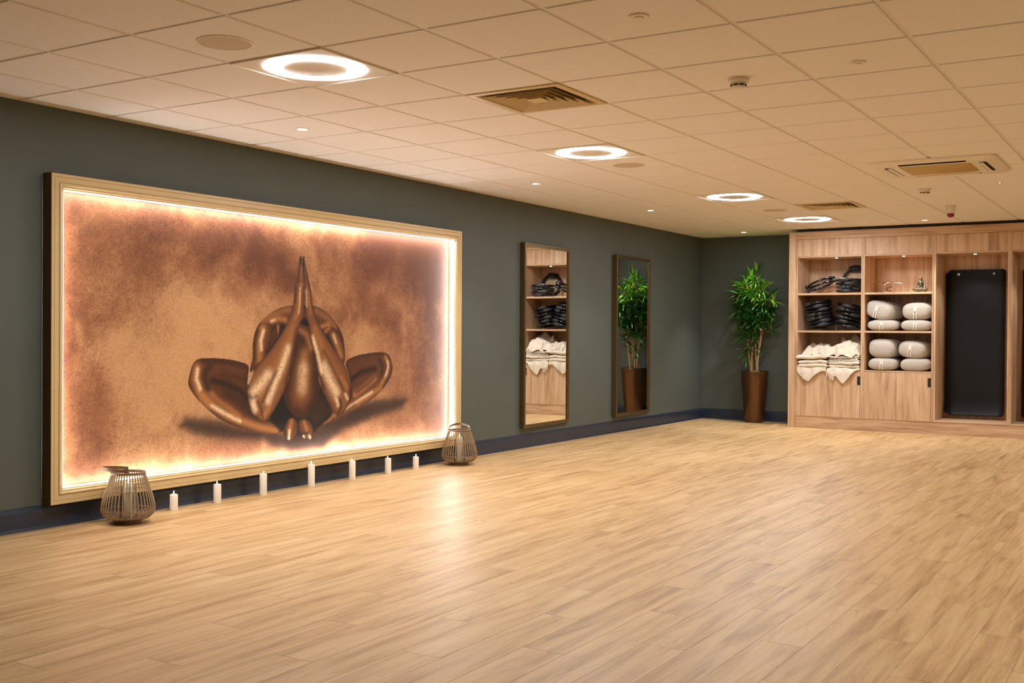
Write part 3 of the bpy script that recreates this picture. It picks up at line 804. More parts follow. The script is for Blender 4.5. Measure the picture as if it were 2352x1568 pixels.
obj('back_board', MB().box(XW + 0.0005, XW + 0.005, PY0 + 0.03, PY1 - 0.03, PZ0 + 0.03, PZ1 - 0.03), MAT['goldshade'], pic)

# ================================================================== wall mirrors
def wall_mirror(y0, y1, z0, z1, turn, label):
    t = thing('wall_mirror', label, 'mirror', (XW + 0.003, (y0 + y1) / 2, (z0 + z1) / 2), (0, 0, 0), 'tall wall mirrors')
    hy, hz = (y1 - y0) / 2, (z1 - z0) / 2
    s = math.tan(turn)                       # the near edge stands a little off the wall
    def sk(p): return (p[0] + max(0.0, s * (hy - p[1])) * (1 if p[0] > 0.004 else 0), p[1], p[2])
    fr = rect_frame(-hy, hy, -hz, hz, [(0, 0), (0, 0.028), (0.003, 0.031), (0.014, 0.031), (0.016, 0.026), (0.020, 0.026), (0.022, 0.029), (0.034, 0.029), (0.036, 0.018)])
    fr.v = [sk(p) for p in fr.v]
    obj('frame', fr, MAT['bronze'], t)
    g = MB().box(0.010, 0.016, -hy + 0.02, hy - 0.02, -hz + 0.02, hz - 0.02); g.v = [sk(p) for p in g.v]
    obj('glass', g, MAT['mirror'], t)
wall_mirror(9.53, 10.52, 0.205, 2.105, 0.020, 'tall bronze framed mirror reflecting the shelves, nearer the picture')
wall_mirror(11.62, 12.63, 0.195, 2.112, 0.030, 'tall bronze framed mirror reflecting the potted bamboo, near the corner')

# ================================================================== oak cabinets on the back wall
from mathutils import noise as mnoise
BND = [-4.268, -3.432, -2.600, -1.767, -0.934]
DEP, PT = 0.55, 0.022
Z_PL, Z_WT, Z_S2, Z_S1, Z_OP, Z_HD, Z_TOP = 0.145, 0.745, 1.233, 1.705, 2.155, 2.387, 2.482

t = thing('cabinet_surround', 'oak crown board and end post framing the built-in cabinets', 'cabinet trim', (-4.36, YS, 0))
XE = BND[-1] + 0.09 + 4.36
obj('end_post', MB().bbox(0, 0.091, -0.014, YB - YS - 0.02, 0, Z_TOP, 0.002), MAT['oak'], t)
obj('crown_board', MB().bbox(0.0925, XE, -0.014, 0.012, Z_HD, Z_TOP, 0.002), MAT['oak_h'], t)
obj('shadow_gap_board', MB().box(0.093, XE, 0.05, 0.07, Z_TOP - 0.02, ZC - 0.003), MAT['black'], t)  # black board added to paint the unlit gap above the crown dark
obj('end_post', MB().bbox(XE - 0.0895, XE, -0.014 + 0.0265, YB - YS - 0.02, 0, Z_HD, 0.002), MAT['oak'], t)
tag(obj('plinth', MB().bbox(-4.268, BND[-1], YS + 0.004, YS + 0.022, 0, Z_PL - 0.001, 0.002), MAT['oak_h']), 'long low oak plinth under the built-in cabinets', 'plinth')

def cab_spot(parent, x):
    s = obj('spotlight', MB().lathe([(0.016, -0.0005), (0.018, -0.006), (0.026, -0.006), (0.029, -0.0005)], 20), MAT['chrome'], parent, 30, loc=(x, 0.15, Z_OP))
    obj('lens', MB().lathe([(0.0, -0.010), (0.010, -0.009), (0.016, -0.005)], 16), MAT['caplens'], s, 30)
    spot('cabinet_beam', parent, (x, 0.15, Z_OP - 0.02), CAB_POWER, CAB_COLOR, 105, 0.6, 0.02)

def carcass(name, k, label, lamp):
    x0, W = BND[k], BND[k + 1] - BND[k]
    t = thing(name, label, 'cabinet', (x0, YS, 0))
    e = 0.0004
    for xa in (e, W - PT - e): obj('side_panel', MB().bbox(xa, xa + PT, 0, DEP, Z_PL, Z_HD - 0.001, 0.0015), MAT['oak'], t)
    a, b = PT + 0.001, W - PT - 0.001
    obj('back_panel', MB().box(a, b, DEP - 0.014, DEP - 0.002, Z_PL, Z_HD - 0.002), MAT['oak'], t)
    obj('header_panel', MB().bbox(a, b, 0.003, 0.021, Z_OP + 0.019, Z_HD - 0.002, 0.0015), MAT['oak'], t)
    obj('soffit', MB().bbox(a, b, 0.001, DEP - 0.0145, Z_OP, Z_OP + 0.018, 0.0012), MAT['oak_h'], t)
    obj('base_board', MB().bbox(a, b, 0.0005, DEP - 0.0145, Z_PL, Z_PL + 0.022, 0.0015), MAT['oak_h'], t)
    cab_spot(t, lamp - x0)
    return t, a, b, W

def shelf_unit(k, label, lamp):
    t, a, b, W = carcass('shelf_cabinet', k, label, lamp)
    for z in (Z_S1, Z_S2): obj('shelf', MB().bbox(a, b, 0.001, DEP - 0.0145, z - 0.025, z, 0.0015), MAT['oak_h'], t)
    obj('worktop', MB().bbox(a, b, 0.001, DEP - 0.0145, Z_WT - 0.018, Z_WT, 0.0015), MAT['oak_h'], t)
    d = obj('door', MB().bbox(a + 0.0015, b - 0.0025, -0.001, 0.017, Z_PL + 0.0055, Z_WT - 0.0205, 0.0015), MAT['oak'], t)
    obj('handle_notch', MB().box(b - 0.036, b - 0.0015, -0.0022, 0.012, 0.560, 0.668).box(b - 0.036, b - 0.031, -0.004, -0.002, 0.560, 0.668), MAT['black'], d)
shelf_unit(0, 'oak shelf cabinet holding fitness rings and cream blankets, next to the potted bamboo', -3.799)
shelf_unit(1, 'oak shelf cabinet holding beige bolsters and two small bronze statues', -2.981)
carcass('mat_cabinet', 2, 'tall open oak cabinet bay with a full black mat in view', -2.166)
carcass('mat_cabinet', 3, 'tall open oak cabinet bay cut off by the right edge of the view', -1.35)

# ------------------------------------------------------------------ hanging mats
def hanging_mat(x0, W, y, z0, z1, label, hooks=True):
    t = thing('exercise_mat', label, 'exercise mat', (x0, y, z0), group='hanging black exercise mats')
    Hh = z1 - z0; r = 0.035; zs = [0, 0.006, 0.014, 0.024, r] + [r + (Hh - 2 * r) * i / 24 for i in range(1, 24)] + [Hh - r, Hh - 0.024, Hh - 0.014, Hh - 0.006, Hh]
    P = []
    for z in zs:
        e = min(z, Hh - z); ins = r - math.sqrt(max(0, r * r - max(0, r - e) ** 2)) if e < r else 0
        yy = -0.055 * max(0, 1 - z / 0.13) ** 2 - 0.006 * math.sin(z * 3.1)
        P.append([(ins + (W - 2 * ins) * j / 10, yy - 0.010 * (2 * j / 10 - 1) ** 2 * max(0, 1 - z / 0.5), z) for j in range(11)])
    o = obj('sheet', MB().grid(P), MAT['matb'], t, 60)
    m = o.modifiers.new('thickness', 'SOLIDIFY'); m.thickness = 0.009; m.offset = 0
    for fx in (0.118 / 0.645, 0.515 / 0.645):
        pts = [(fx * W + 0.011 * math.cos(a * math.pi / 10), -0.012, Hh - 0.055 + 0.011 * math.sin(a * math.pi / 10)) for a in range(20)]
        e = obj('eyelet', MB().tube(pts, 0.0035, 6, up=(0, 1, 0), closed=True), MAT['chrome'], t, 60)
        if hooks: obj('hook_pin', MB().tube([(fx * W, -0.03, Hh - 0.048), (fx * W, -0.015, Hh - 0.052), (fx * W, 0.03, Hh - 0.052)], 0.0035, 8), MAT['chrome'], e, 60)
hanging_mat(-2.518, 0.645, YS + 0.475, 0.216, 1.983, 'black mat hanging by two eyelets in the full bay')
hanging_mat(-2.558, 0.62, YS + 0.505, 0.235, 1.955, 'second black mat mostly hidden behind the front one', False)
hanging_mat(-1.685, 0.645, YS + 0.475, 0.216, 1.983, 'black mat in the bay at the right edge of the view')

# ------------------------------------------------------------------ fitness rings
RR = 0.160
def make_ring(label):
    t = thing('fitness_ring', label, 'fitness ring', group='black fitness rings on the shelves')
    pts = [(RR * math.cos(a * math.pi / 24), RR * math.sin(a * math.pi / 24), 0) for a in range(48)]
    obj('band', MB().tube(pts, 0.0125, 8, flat=1.25, up=(0, 0, 1), closed=True), MAT['gloss'], t, 60)
    for s in (0, math.pi):
        n = 9
        def arc(rad): return [(rad * math.cos(s + (i / (n - 1) - 0.5) * 0.74), rad * math.sin(s + (i / (n - 1) - 0.5) * 0.74), 0) for i in range(n)]
        rd = [0.009, 0.0155, 0.0180, 0.0185, 0.0185, 0.0185, 0.0180, 0.0155, 0.009]
        p = obj('pad', MB().tube(arc(RR + 0.021), rd, 10, flat=1.35, up=(0, 0, 1)), MAT['rubber'], t, 60)
        obj('inner_pad', MB().tube(arc(RR - 0.021), rd, 10, flat=1.35, up=(0, 0, 1)), MAT['rubber'], p, 60)
    return t
ring0 = make_ring('x'); used = []
def put_ring(loc, tilt, spin, label):
    e = (Matrix.Rotation(tilt[2], 3, 'Z') @ Matrix.Rotation(tilt[1], 3, 'Y') @ Matrix.Rotation(tilt[0], 3, 'X') @ Matrix.Rotation(spin, 3, 'Z')).to_euler()
    if not used: used.append(1); ring0.location = loc; ring0.rotation_euler = e; ring0['label'] = label; return ring0
    return dup(ring0, loc, e, label)
R = math.radians
ORD = ['lowest', 'second', 'third', 'fourth', 'fifth', 'topmost']
# top shelf: a flat stack, two rings leaning on it and two standing behind
for k in range(4):
    put_ring((-3.648 + 0.006 * (k % 2), YS + 0.205, Z_S1 + 0.0265 + 0.046 * k), (0, 0, 0), R(-98 + [8, -14, 22, -5][k]), 'black fitness ring lying flat on the top shelf, %s of four' % ['lowest', 'second', 'third', 'topmost'][k])
for k in range(2):
    put_ring((-4.010 - 0.016 * k, YS + 0.22 + 0.0 * k, Z_S1 + 0.100 + 0.046 * k), (0, R(-22), 0), R(186 + 9 * k), 'black fitness ring leaning up to the top-shelf stack, %s of two' % ['lower', 'upper'][k])
for k in range(2):
    put_ring((-3.652 + 0.010 * k, YS + 0.475 - 0.042 * k, Z_S1 + 0.1755), (R(78), 0, R(4 * k)), R(98 - 8 * k), 'black fitness ring standing upright on the top shelf, %s one' % ['rear', 'front'][k])
# middle shelf: two slanting stacks
for k in range(7):
    a = R(12); d = 0.048 * k
    put_ring((-3.995 - math.sin(a) * d, YS + 0.215 + 0.012 * math.sin(k * 2.1), Z_S2 + 0.066 + math.cos(a) * d), (0, -a, 0), R(-90 + 38 * math.sin(k * 1.7 + 0.5)), 'black fitness ring %d up the stack rising towards the middle of the middle shelf' % (k + 1) if False else 'black fitness ring in the outer slanting stack on the middle shelf, %s' % (ORD + ['very top'])[k])
for k in range(6):
    a = R(12); d = 0.050 * k
    put_ring((-3.705 + math.sin(a) * d, YS + 0.31 + 0.012 * math.sin(k * 1.3), Z_S2 + 0.066 + math.cos(a) * d), (0, a, 0), R(-90 + 40 * math.sin(k * 2.3 + 1.0)), 'black fitness ring in the slanting stack beside the bolsters, %s' % ORD[k])

# ------------------------------------------------------------------ blankets
def fbm(x, y, z=0.0): return mnoise.fractal(Vector((x, y, z)), 0.9, 2.1, 3)
def folded(name, x0, x1, y0, y1, z0, z1, layers, label, seed, tilt=0.0, mat='cloth'):
    """folded blanket: layers of cloth with round folds at the front"""
    t = thing(name, label, 'blanket', ((x0 + x1) / 2, YS + y0, z0), group='cream cotton blankets on the shelf')
    h = (z1 - z0) / layers; mb = MB(); n = 22
    for l in range(layers):
        prof = []
        yo = 0.014 * math.sin(seed * 3 + l * 2.2)
        for i in range(7):
            a = math.pi * (-0.5 + i / 6.0); prof.append((0.5 * h - 0.5 * h * math.cos(a) * 1.6 + yo, h * (l + 0.5) + 0.5 * h * math.sin(a) * 0.97))
        prof = [(p[0], p[1]) for p in prof] + [(y1 - y0, h * (l + 0.97)), (y1 - y0, h * (l + 0.03))]
        P = []
        for i in range(n + 1):
            x = -(x1 - x0) / 2 + (x1 - x0) * i / n; e = min(i, n - i) / n
            rnd = 1 - 0.55 * max(0, 1 - e / 0.05) ** 2
            row = []
            for (y, z) in prof + [prof[0]]:
                w_ = fbm(x * 4, seed + 0.3 * l, 3.0) * 0.020
                zz = h * (l + 0.5) + (z - h * (l + 0.5)) * rnd
                row.append((x, y + 0.022 * fbm(x * 3.0, seed * 1.7 + l * 0.7) * (1 if y < 0.2 else 0.2), zz + (w_ if layers > 0 else 0) + tilt * x))
            P.append(row)
        m_ = len(P[0]); mb.grid(P); nbase = len(mb.v) - (n + 1) * m_
        mb.f.append(tuple(nbase + j for j in range(m_ - 1))); mb.f.append(tuple(nbase + n * m_ + j for j in range(m_ - 2, -1, -1)))
    obj('folded_cloth', mb, MAT[mat], t, 50)
    return t

def draped(x0, x1, z, hang, label, seed, fringe=None):
    """blanket lying on the shelf with its front corner hanging over the edge; hang: [(s, length)]"""
    t = thing('draped_blanket', label, 'blanket', ((x0 + x1) / 2, YS, z), group='cream cotton blankets on the shelf')
    n, m_ = 34, 30; W = x1 - x0; P = []
    for i in range(n + 1):
        s = i / n; L = 0
        for (a, la), (b, lb) in zip(hang[:-1], hang[1:]):
            if a <= s <= b: L = la + (lb - la) * (s - a) / max(b - a, 1e-6)
        row = []; x = -W / 2 + W * s
        for j in range(m_ + 1):
            q = j / m_
            if q < 0.5:
                y = 0.42 - (0.42 + 0.004) * (q / 0.5); zz = 0.022 + 0.02 * fbm(x * 6, y * 5, seed)
                zz = max(zz, 0.006)
            else:
                d = (q - 0.5) / 0.5 * (L + 0.03)
                a = min(d / 0.02, math.pi / 2); y = -0.004 - 0.016 * math.sin(a) - 0.013 * math.sin(s * 16 + seed + d * 9) * min(1, d / 0.05) - 0.016 * min(1, d / 0.08)
                zz = 0.022 + 0.02 * fbm(x * 6, -0.02, seed) * max(0, 1 - d / 0.05) - (0.016 * (1 - math.cos(a)) + max(0, d - 0.0314) )
            row.append((x + 0.012 * fbm(s * 4, q * 4, seed + 5), y, zz))
        P.append(row)
    o = obj('cloth', MB().grid(P), MAT['cloth'], t, 60)
    md = o.modifiers.new('thickness', 'SOLIDIFY'); md.thickness = 0.007; md.offset = -1
    if fringe:
        mb = MB(); rng = random.Random(seed)
        for k in range(fringe[2]):
            s = fringe[0] + (fringe[1] - fringe[0]) * k / fringe[2]; i = int(s * n); p = P[i][m_]
            l = rng.uniform(0.03, 0.06); dx = rng.uniform(-0.012, 0.012)
            mb.tube([p, (p[0] + dx * 0.5, p[1] - 0.006, p[2] - l * 0.5), (p[0] + dx, p[1] - 0.004, p[2] - l)], 0.0022, 5)
        f = obj('fringe', mb, MAT['cloth'], t, 60); f['kind'] = 'stuff'
    return t

def rumpled(x0, x1, y0, y1, z, h, label, seed, lean=0.0, front=0.0):
    """loosely heaped blanket: a dome of cloth with random crossing folds, its front edge sagging by `front`"""
    t = thing('rumpled_blanket', label, 'blanket', ((x0 + x1) / 2, YS + y0, z), group='cream cotton blankets on the shelf')
    n, m_ = 60, 44; W, D = x1 - x0, y1 - y0; P = []
    rr = random.Random(seed * 7)
    ridges = []
    for _ in range(15):
        cx, cy, an = rr.uniform(-0.1, 1.1), rr.uniform(-0.1, 0.8), rr.choice((rr.uniform(-0.5, 0.5), rr.uniform(0.5, 1.3), rr.uniform(-1.2, -0.5)))
        ridges.append((cx, cy, math.cos(an), math.sin(an), rr.uniform(0.2, 0.5), rr.uniform(0.025, 0.06), rr.uniform(0.12, 0.36)))
    for i in range(n + 1):
        u = i / n; row = []
        for j in range(m_ + 1):
            v = j / m_
            e = min(u, 1 - u) + 0.03 * fbm(v * 6, seed, 2.0); ee = 1 - max(0, min(1, 1 - e / 0.13)) ** 2.0
            vv = v + 0.06 * fbm(u * 5, seed, 4.0); fr = 1 - max(0, min(1, 1 - vv / 0.30)) ** 1.8; bk = 1 - max(0, 1 - (1 - v) / 0.25) ** 2
            dome = 0.62 + 0.22 * fbm(u * 2.2 + seed, v * 1.8, 1.0) + lean * (u - 0.5)
            k_ = 0.0
            for cx, cy, c, s, ln, wd, am in ridges:
                du, dv = u - cx, v - cy; al, ac = du * c + dv * s, -du * s + dv * c
                k_ = max(k_, am * math.exp(-(al / ln) ** 2 * 2) * math.exp(-abs(ac / wd) ** 1.4))
            zz = h * (dome + k_) * ee * fr * bk - front * max(0, 1 - v / 0.2) ** 2 * (0.5 + 0.5 * math.sin(u * 17 + seed))
            x = -W / 2 + W * u + 0.03 * fbm(v * 5, u * 3, seed + 9); y = D * v + 0.05 * fbm(u * 5, 1.0, seed) * (1 - v) - 0.04 * k_ * (1 - v)
            row.append((x, y, max(zz, 0.0) if front == 0 else zz))
        P.append(row)
    o = obj('cloth', MB().grid(P), MAT['cloth'], t, 70)
    md = o.modifiers.new('thickness', 'SOLIDIFY'); md.thickness = 0.008; md.offset = 1
    return t

draped(-4.238, -3.868, Z_WT, [(0, 0.03), (0.05, 0.075), (0.30, 0.15), (0.38, 0.165), (0.42, 0.15), (0.80, 0.03), (1, 0.03)], 'cream blanket under the pile with a corner hanging by the end post', 3)
draped(-3.862, -3.462, Z_WT, [(0, 0.03), (0.16, 0.09), (0.24, 0.10), (0.28, 0.075), (0.46, 0.185), (0.52, 0.175), (0.86, 0.02), (1, 0.0)], 'cream fringed blanket under the pile with a corner hanging over the cupboard door', 8, (0.02, 0.24, 34))
folded('folded_blanket', -4.232, -3.862, -0.012, 0.40, Z_WT + 0.024, Z_WT + 0.116, 2, 'cream folded blanket, lower of the pair beside the end post', 1.3)
folded('folded_blanket', -4.250, -3.872, -0.030, 0.39, Z_WT + 0.120, Z_WT + 0.176, 1, 'cream folded blanket, upper of the pair beside the end post', 2.1)
folded('folded_blanket', -3.850, -3.465, -0.006, 0.40, Z_WT + 0.022, Z_WT + 0.100, 2, 'cream rolled-edge blanket above the hanging fringed corner', 4.4)
tf = folded('fringed_blanket', -3.848, -3.468, 0.012, 0.40, Z_WT + 0.102, Z_WT + 0.168, 3, 'cream blanket showing a mass of fringe at its front', 6.2)
mb = MB(); rg = random.Random(3)
for k in range(150):
    x = rg.uniform(-0.18, 0.18); z = rg.uniform(0.012, 0.066); l = rg.uniform(0.03, 0.06); dx = rg.uniform(-0.03, 0.03)
    mb.tube([(x, 0.02, z), (x + dx * 0.5, -0.008, z - 0.004), (x + dx, -0.014, z - l)], 0.0022, 5)
o = obj('fringe', mb, MAT['cloth'], tf, 60); o['kind'] = 'stuff'
rumpled(-4.20, -3.80, 0.02, 0.40, Z_WT + 0.176, 0.16, 'cream crumpled blanket on top of the folded pair', 2.0, -0.1)
rumpled(-3.93, -3.47, -0.005, 0.26, Z_WT + 0.178, 0.17, 'cream crumpled blanket draped forward on top of the pile', 7.0, 0.15, 0.035)
rumpled(-3.78, -3.47, 0.27, 0.50, Z_WT + 0.174, 0.27, 'cream crumpled blanket at the back of the pile', 5.0, 0.1)

# ------------------------------------------------------------------ bolsters
def bolster(xc, zc_, W, H_, tilt, label, seed, turn=0.0, L=0.46, strap=0):
    t = thing('bolster', label, 'bolster', (xc, YS + 0.012 + L / 2, zc_), (0, tilt, turn), 'beige bolsters on the shelves')
    n, m_ = 40, 26; P = []
    for j in range(m_ + 1):
        v = -1 + 2 * j / m_; v = math.copysign(1 - (1 - abs(v)) ** 1.7, v)
        sc_ = (1 - abs(v) ** 7) ** (1 / 2.6)
        row = []
        for i in range(n + 1):
            a = 2 * math.pi * (i % n) / n; c, s = math.cos(a), math.sin(a)
            px = math.copysign(abs(c) ** 0.72, c); pz = math.copysign(abs(s) ** 0.80, s)
            wr = 1 + 0.02 * math.sin(a * 13 + seed) * (1 - sc_) * 2 + 0.03 * fbm(c * 1.5, s * 1.5 + v, seed)
            row.append((W / 2 * px * sc_ * wr, L / 2 * v, H_ / 2 * pz * sc_ * wr))
        P.append(row)
    obj('cushion', MB().grid(P), MAT['bolster'], t, 70)
    if strap:
        y = -L / 2 - 0.0035; st_ = 0.012 * W / 0.38
        mb = MB()
        for sx in (-0.016, 0.016):
            mb.add([(sx + xo - 0.10 * H_ * 0 + zz * 0.05, y + (0.010 if abs(zz) > 0.3 * H_ else 0), zz) for zz in (-0.42 * H_, -0.2 * H_, 0.1 * H_, 0.32 * H_) for xo in (-0.005, 0.005)],
                   [(2 * i, 2 * i + 1, 2 * i + 3, 2 * i + 2) for i in range(3)])
        o = obj('carry_strap', mb, MAT['strap'], t); md = o.modifiers.new('thickness', 'SOLIDIFY'); md.thickness = 0.003
        if strap > 1: obj('sewn_tab', MB().bbox(-0.020, 0.020, y - 0.003, y + 0.002, -0.02 * H_, 0.22 * H_, 0.001), MAT['strap'], t)
    return t
XL2 = BND[1] + PT
bolster(XL2 + 0.195, Z_S2 + 0.070, 0.37, 0.140, 0, 'flattened beige bolster under the steeply tilted one on the middle shelf', 1.0, 0.03, strap=2)
bolster(XL2 + 0.185, Z_S2 + 0.252, 0.355, 0.225, R(16), 'beige bolster lying tilted on the middle shelf beside the rings', 2.0, -0.22, strap=2)
bolster(XL2 + 0.595, Z_S2 + 0.070, 0.365, 0.140, 0, 'flattened beige bolster on the middle shelf next to the mat bay', 3.0, 0.0, strap=1)
bolster(XL2 + 0.608, Z_S2 + 0.240, 0.35, 0.215, R(0), 'plump beige bolster on the middle shelf next to the mat bay', 4.0, -0.05, strap=2)
bolster(XL2 + 0.205, Z_WT + 0.080, 0.355, 0.160, 0, 'beige bolster at the bottom of the lower shelf above the cupboard door', 5.0, 0.0, strap=2)
bolster(XL2 + 0.212, Z_WT + 0.272, 0.335, 0.238, R(2), 'plain round beige bolster without strap, upper on the lower shelf', 6.0, -0.12)
bolster(XL2 + 0.585, Z_WT + 0.080, 0.36, 0.165, R(-2), 'beige bolster with one folded corner at the bottom of the lower shelf', 7.0, 0.05)
bolster(XL2 + 0.575, Z_WT + 0.262, 0.345, 0.21, R(6), 'beige bolster slightly tilted with a short strap on the lower shelf', 8.0, -0.16, strap=2)

# ------------------------------------------------------------------ two statues (each one continuous figure)
def blob_figure(name, caps, voxel):
    bm = bmesh.new()
    for p, q, r1, r2 in caps:
        p, q = Vector(p), Vector(q); n = max(2, int((q - p).length / (min(r1, r2) * 0.6)) + 1)
        for i in range(n):
            k = i / (n - 1); bmesh.ops.create_icosphere(bm, subdivisions=2, radius=r1 + (r2 - r1) * k, matrix=Matrix.Translation(p.lerp(q, k)))
    me = bpy.data.meshes.new(name); bm.to_mesh(me); bm.free()
    o = bpy.data.objects.new(name, me); COL.objects.link(o)
    m = o.modifiers.new('r', 'REMESH'); m.mode = 'VOXEL'; m.voxel_size = voxel
    s = o.modifiers.new('s', 'SMOOTH'); s.iterations = 3; s.factor = 0.5
    dg = bpy.context.evaluated_depsgraph_get(); me2 = bpy.data.meshes.new_from_object(o.evaluated_get(dg)); me2.name = name
    bpy.data.objects.remove(o); bpy.data.meshes.remove(me)
    me2.polygons.foreach_set('use_smooth', [True] * len(me2.polygons)); return me2

# seated meditating figure
s = 1.0
cap = [((0, 0, 0.036), (0, 0, 0.072), 0.036, 0.030), ((0, -0.004, 0.072), (0, -0.004, 0.112), 0.030, 0.033), ((-0.03, 0, 0.118), (0.03, 0, 0.118), 0.017, 0.017),
       ((0, -0.003, 0.125), (0, -0.006, 0.142), 0.011, 0.011), ((0, -0.008, 0.150), (0, -0.008, 0.162), 0.019, 0.018), ((0, -0.004, 0.176), (0, -0.004, 0.186), 0.010, 0.007),
       ((-0.042, 0, 0.114), (-0.056, -0.014, 0.072), 0.012, 0.010), ((-0.056, -0.014, 0.072), (-0.012, -0.048, 0.050), 0.010, 0.009),
       ((0.042, 0, 0.114), (0.060, -0.014, 0.075), 0.012, 0.010), ((0.060, -0.014, 0.075), (0.064, -0.044, 0.046), 0.010, 0.009),
       ((-0.02, -0.005, 0.034), (-0.080, -0.030, 0.034), 0.027, 0.020), ((-0.080, -0.030, 0.034), (0.01, -0.055, 0.026), 0.020, 0.014),
       ((0.02, -0.005, 0.034), (0.080, -0.030, 0.034), 0.027, 0.020), ((0.080, -0.030, 0.034), (-0.01, -0.062, 0.034), 0.020, 0.014),
       ((-0.07, -0.01, 0.011), (0.07, -0.01, 0.011), 0.012, 0.012), ((-0.06, -0.035, 0.011), (0.06, -0.035, 0.011), 0.012, 0.012), ((-0.05, 0.02, 0.012), (0.05, 0.02, 0.012), 0.012, 0.012)]
t = thing('seated_statue', 'small dark bronze statue of a cross-legged seated figure', 'statue', (-2.772, YS + 0.14, Z_S1), (0, 0, R(-18)))
obj('figure', blob_figure('figure', cap, 0.0035), MAT['statue'], t)
# bowing figure with outstretched arms
cap = [((0.015, 0.03, 0.068), (-0.005, 0.0, 0.100), 0.024, 0.022), ((-0.005, 0.0, 0.100), (-0.018, -0.02, 0.112), 0.022, 0.022), ((-0.040, -0.02, 0.114), (0.018, -0.02, 0.116), 0.013, 0.014),
       ((-0.020, -0.045, 0.100), (-0.022, -0.055, 0.090), 0.014, 0.015),
       ((0.018, -0.02, 0.116), (0.085, -0.03, 0.122), 0.0115, 0.0095), ((0.085, -0.03, 0.122), (0.150, -0.035, 0.112), 0.0095, 0.007), ((0.150, -0.035, 0.112), (0.185, -0.036, 0.106), 0.006, 0.0035),
       ((-0.040, -0.02, 0.114), (-0.095, -0.012, 0.118), 0.0115, 0.0095), ((-0.095, -0.012, 0.118), (-0.150, -0.005, 0.110), 0.0095, 0.007), ((-0.150, -0.005, 0.110), (-0.186, 0.0, 0.107), 0.006, 0.0035),
       ((0.018, 0.03, 0.066), (0.038, -0.03, 0.050), 0.019, 0.014), ((0.038, -0.03, 0.050), (0.028, 0.02, 0.013), 0.012, 0.009), ((0.028, 0.02, 0.013), (0.045, -0.02, 0.007), 0.008, 0.006),
       ((0.005, 0.03, 0.064), (-0.020, -0.025, 0.022), 0.019, 0.014), ((-0.020, -0.025, 0.022), (0.010, 0.045, 0.011), 0.012, 0.009),
       ((-0.045, -0.03, 0.006), (0.045, -0.03, 0.006), 0.006, 0.006), ((-0.045, 0.03, 0.006), (0.045, 0.03, 0.006), 0.006, 0.006), ((-0.045, 0.0, 0.006), (0.045, 0.0, 0.006), 0.006, 0.006)]
t = thing('bowing_statue', 'small shiny copper statue of a kneeling figure with arms stretched wide', 'statue', (-3.165, YS + 0.14, Z_S1), (0, 0, R(-8)))
obj('figure', blob_figure('figure_bowing', cap, 0.003), MAT['copper'], t)

# ================================================================== lanterns on the floor
RIBP = [(0.072, 0.022), (0.098, 0.026), (0.128, 0.038), (0.150, 0.060), (0.158, 0.085), (0.155, 0.115), (0.145, 0.160), (0.131, 0.205), (0.116, 0.250), (0.102, 0.292), (0.097, 0.308)]
def lantern(x, y, handle_dir, lean, label):
    t = thing('lantern', label, 'lantern', (x, y, 0), group='rattan floor lanterns')
    if 'lantern_rib' not in bpy.data.meshes:
        me = MB().tube([(r, 0, z) for r, z in RIBP], 0.0036, 6, up=(0, 1, 0)).mesh('lantern_rib', 60); me.materials.append(MAT['cane'])
    n = 42
    for k in range(n):
        o = obj('rib', bpy.data.meshes['lantern_rib'], None, t); o.rotation_euler = (0, 0, 2 * math.pi * k / n)
    def hoop(r, z, rad, nm, mat='cane', flat=1.0):
        return obj(nm, MB().tube([(r * math.cos(2 * math.pi * k / 40), r * math.sin(2 * math.pi * k / 40), z) for k in range(40)], rad, 8, flat=flat, up=(0, 0, 1), closed=True), MAT[mat], t, 60)
    hoop(0.0985, 0.309, 0.0062, 'top_rim', 'band', 1.3)
    hoop(0.1478, 0.082, 0.003, 'inner_hoop'); hoop(0.1225, 0.200, 0.003, 'inner_hoop')
    obj('base_ring', MB().lathe([(0.066, 0.0), (0.078, 0.0), (0.080, 0.022), (0.070, 0.024)], 40, close=True), MAT['band'], t, 40)
    obj('base_plate', MB().lathe([(0.0, 0.018), (0.125, 0.034), (0.125, 0.038), (0.0, 0.026)], 40), MAT['band'], t, 40)
    gl = MB().lathe([(0.048, 0.032), (0.052, 0.034), (0.052, 0.225), (0.0495, 0.225), (0.0495, 0.036)], 40)
    gl.f = [f for f in gl.f if len(f) == 4]
    obj('glass_cylinder', gl, MAT['glass'], t, 40)
    # bail handle: a flat band pivoting on the rim
    d = Vector((handle_dir[0], handle_dir[1], 0)).normalized(); s = Vector((-d.y, d.x, 0))
    c = Vector((0, 0, 0.325)); rows_ = []
    up = Vector((0, 0, 1)) * math.cos(lean) - d * math.sin(lean); fw = d * math.cos(lean) + Vector((0, 0, 1)) * math.sin(lean)
    for k in range(25):
        a = math.pi * k / 24
        rows_.append((c + s * (0.092 * math.cos(a)) + fw * (0.150 * math.sin(a)), s * math.cos(a) + fw * math.sin(a)))
    P = [[p - up * 0.010, p + up * 0.010, p + up * 0.010 + nn * 0.003, p - up * 0.010 + nn * 0.003, p - up * 0.010] for p, nn in rows_]
    h = obj('handle', MB().grid(P), MAT['band'], t, 50)
    for sg in (-1, 1):
        p = c + s * (0.0945 * sg) - Vector((0, 0, 0.006))
        obj('pivot', MB().tube([p - s * 0.006 * sg, p + s * 0.008 * sg], 0.004, 8), MAT['chrome'], h, 60)
    return t
LAN1 = (-5.545, 4.475); LAN2 = (-5.545, 8.07)
lantern(*LAN1, (-0.62, -0.78), R(6), 'large open-weave rattan lantern at the near corner of the picture')
lantern(*LAN2, (-0.57, 0.82), R(10), 'smaller looking rattan lantern at the far corner of the picture')

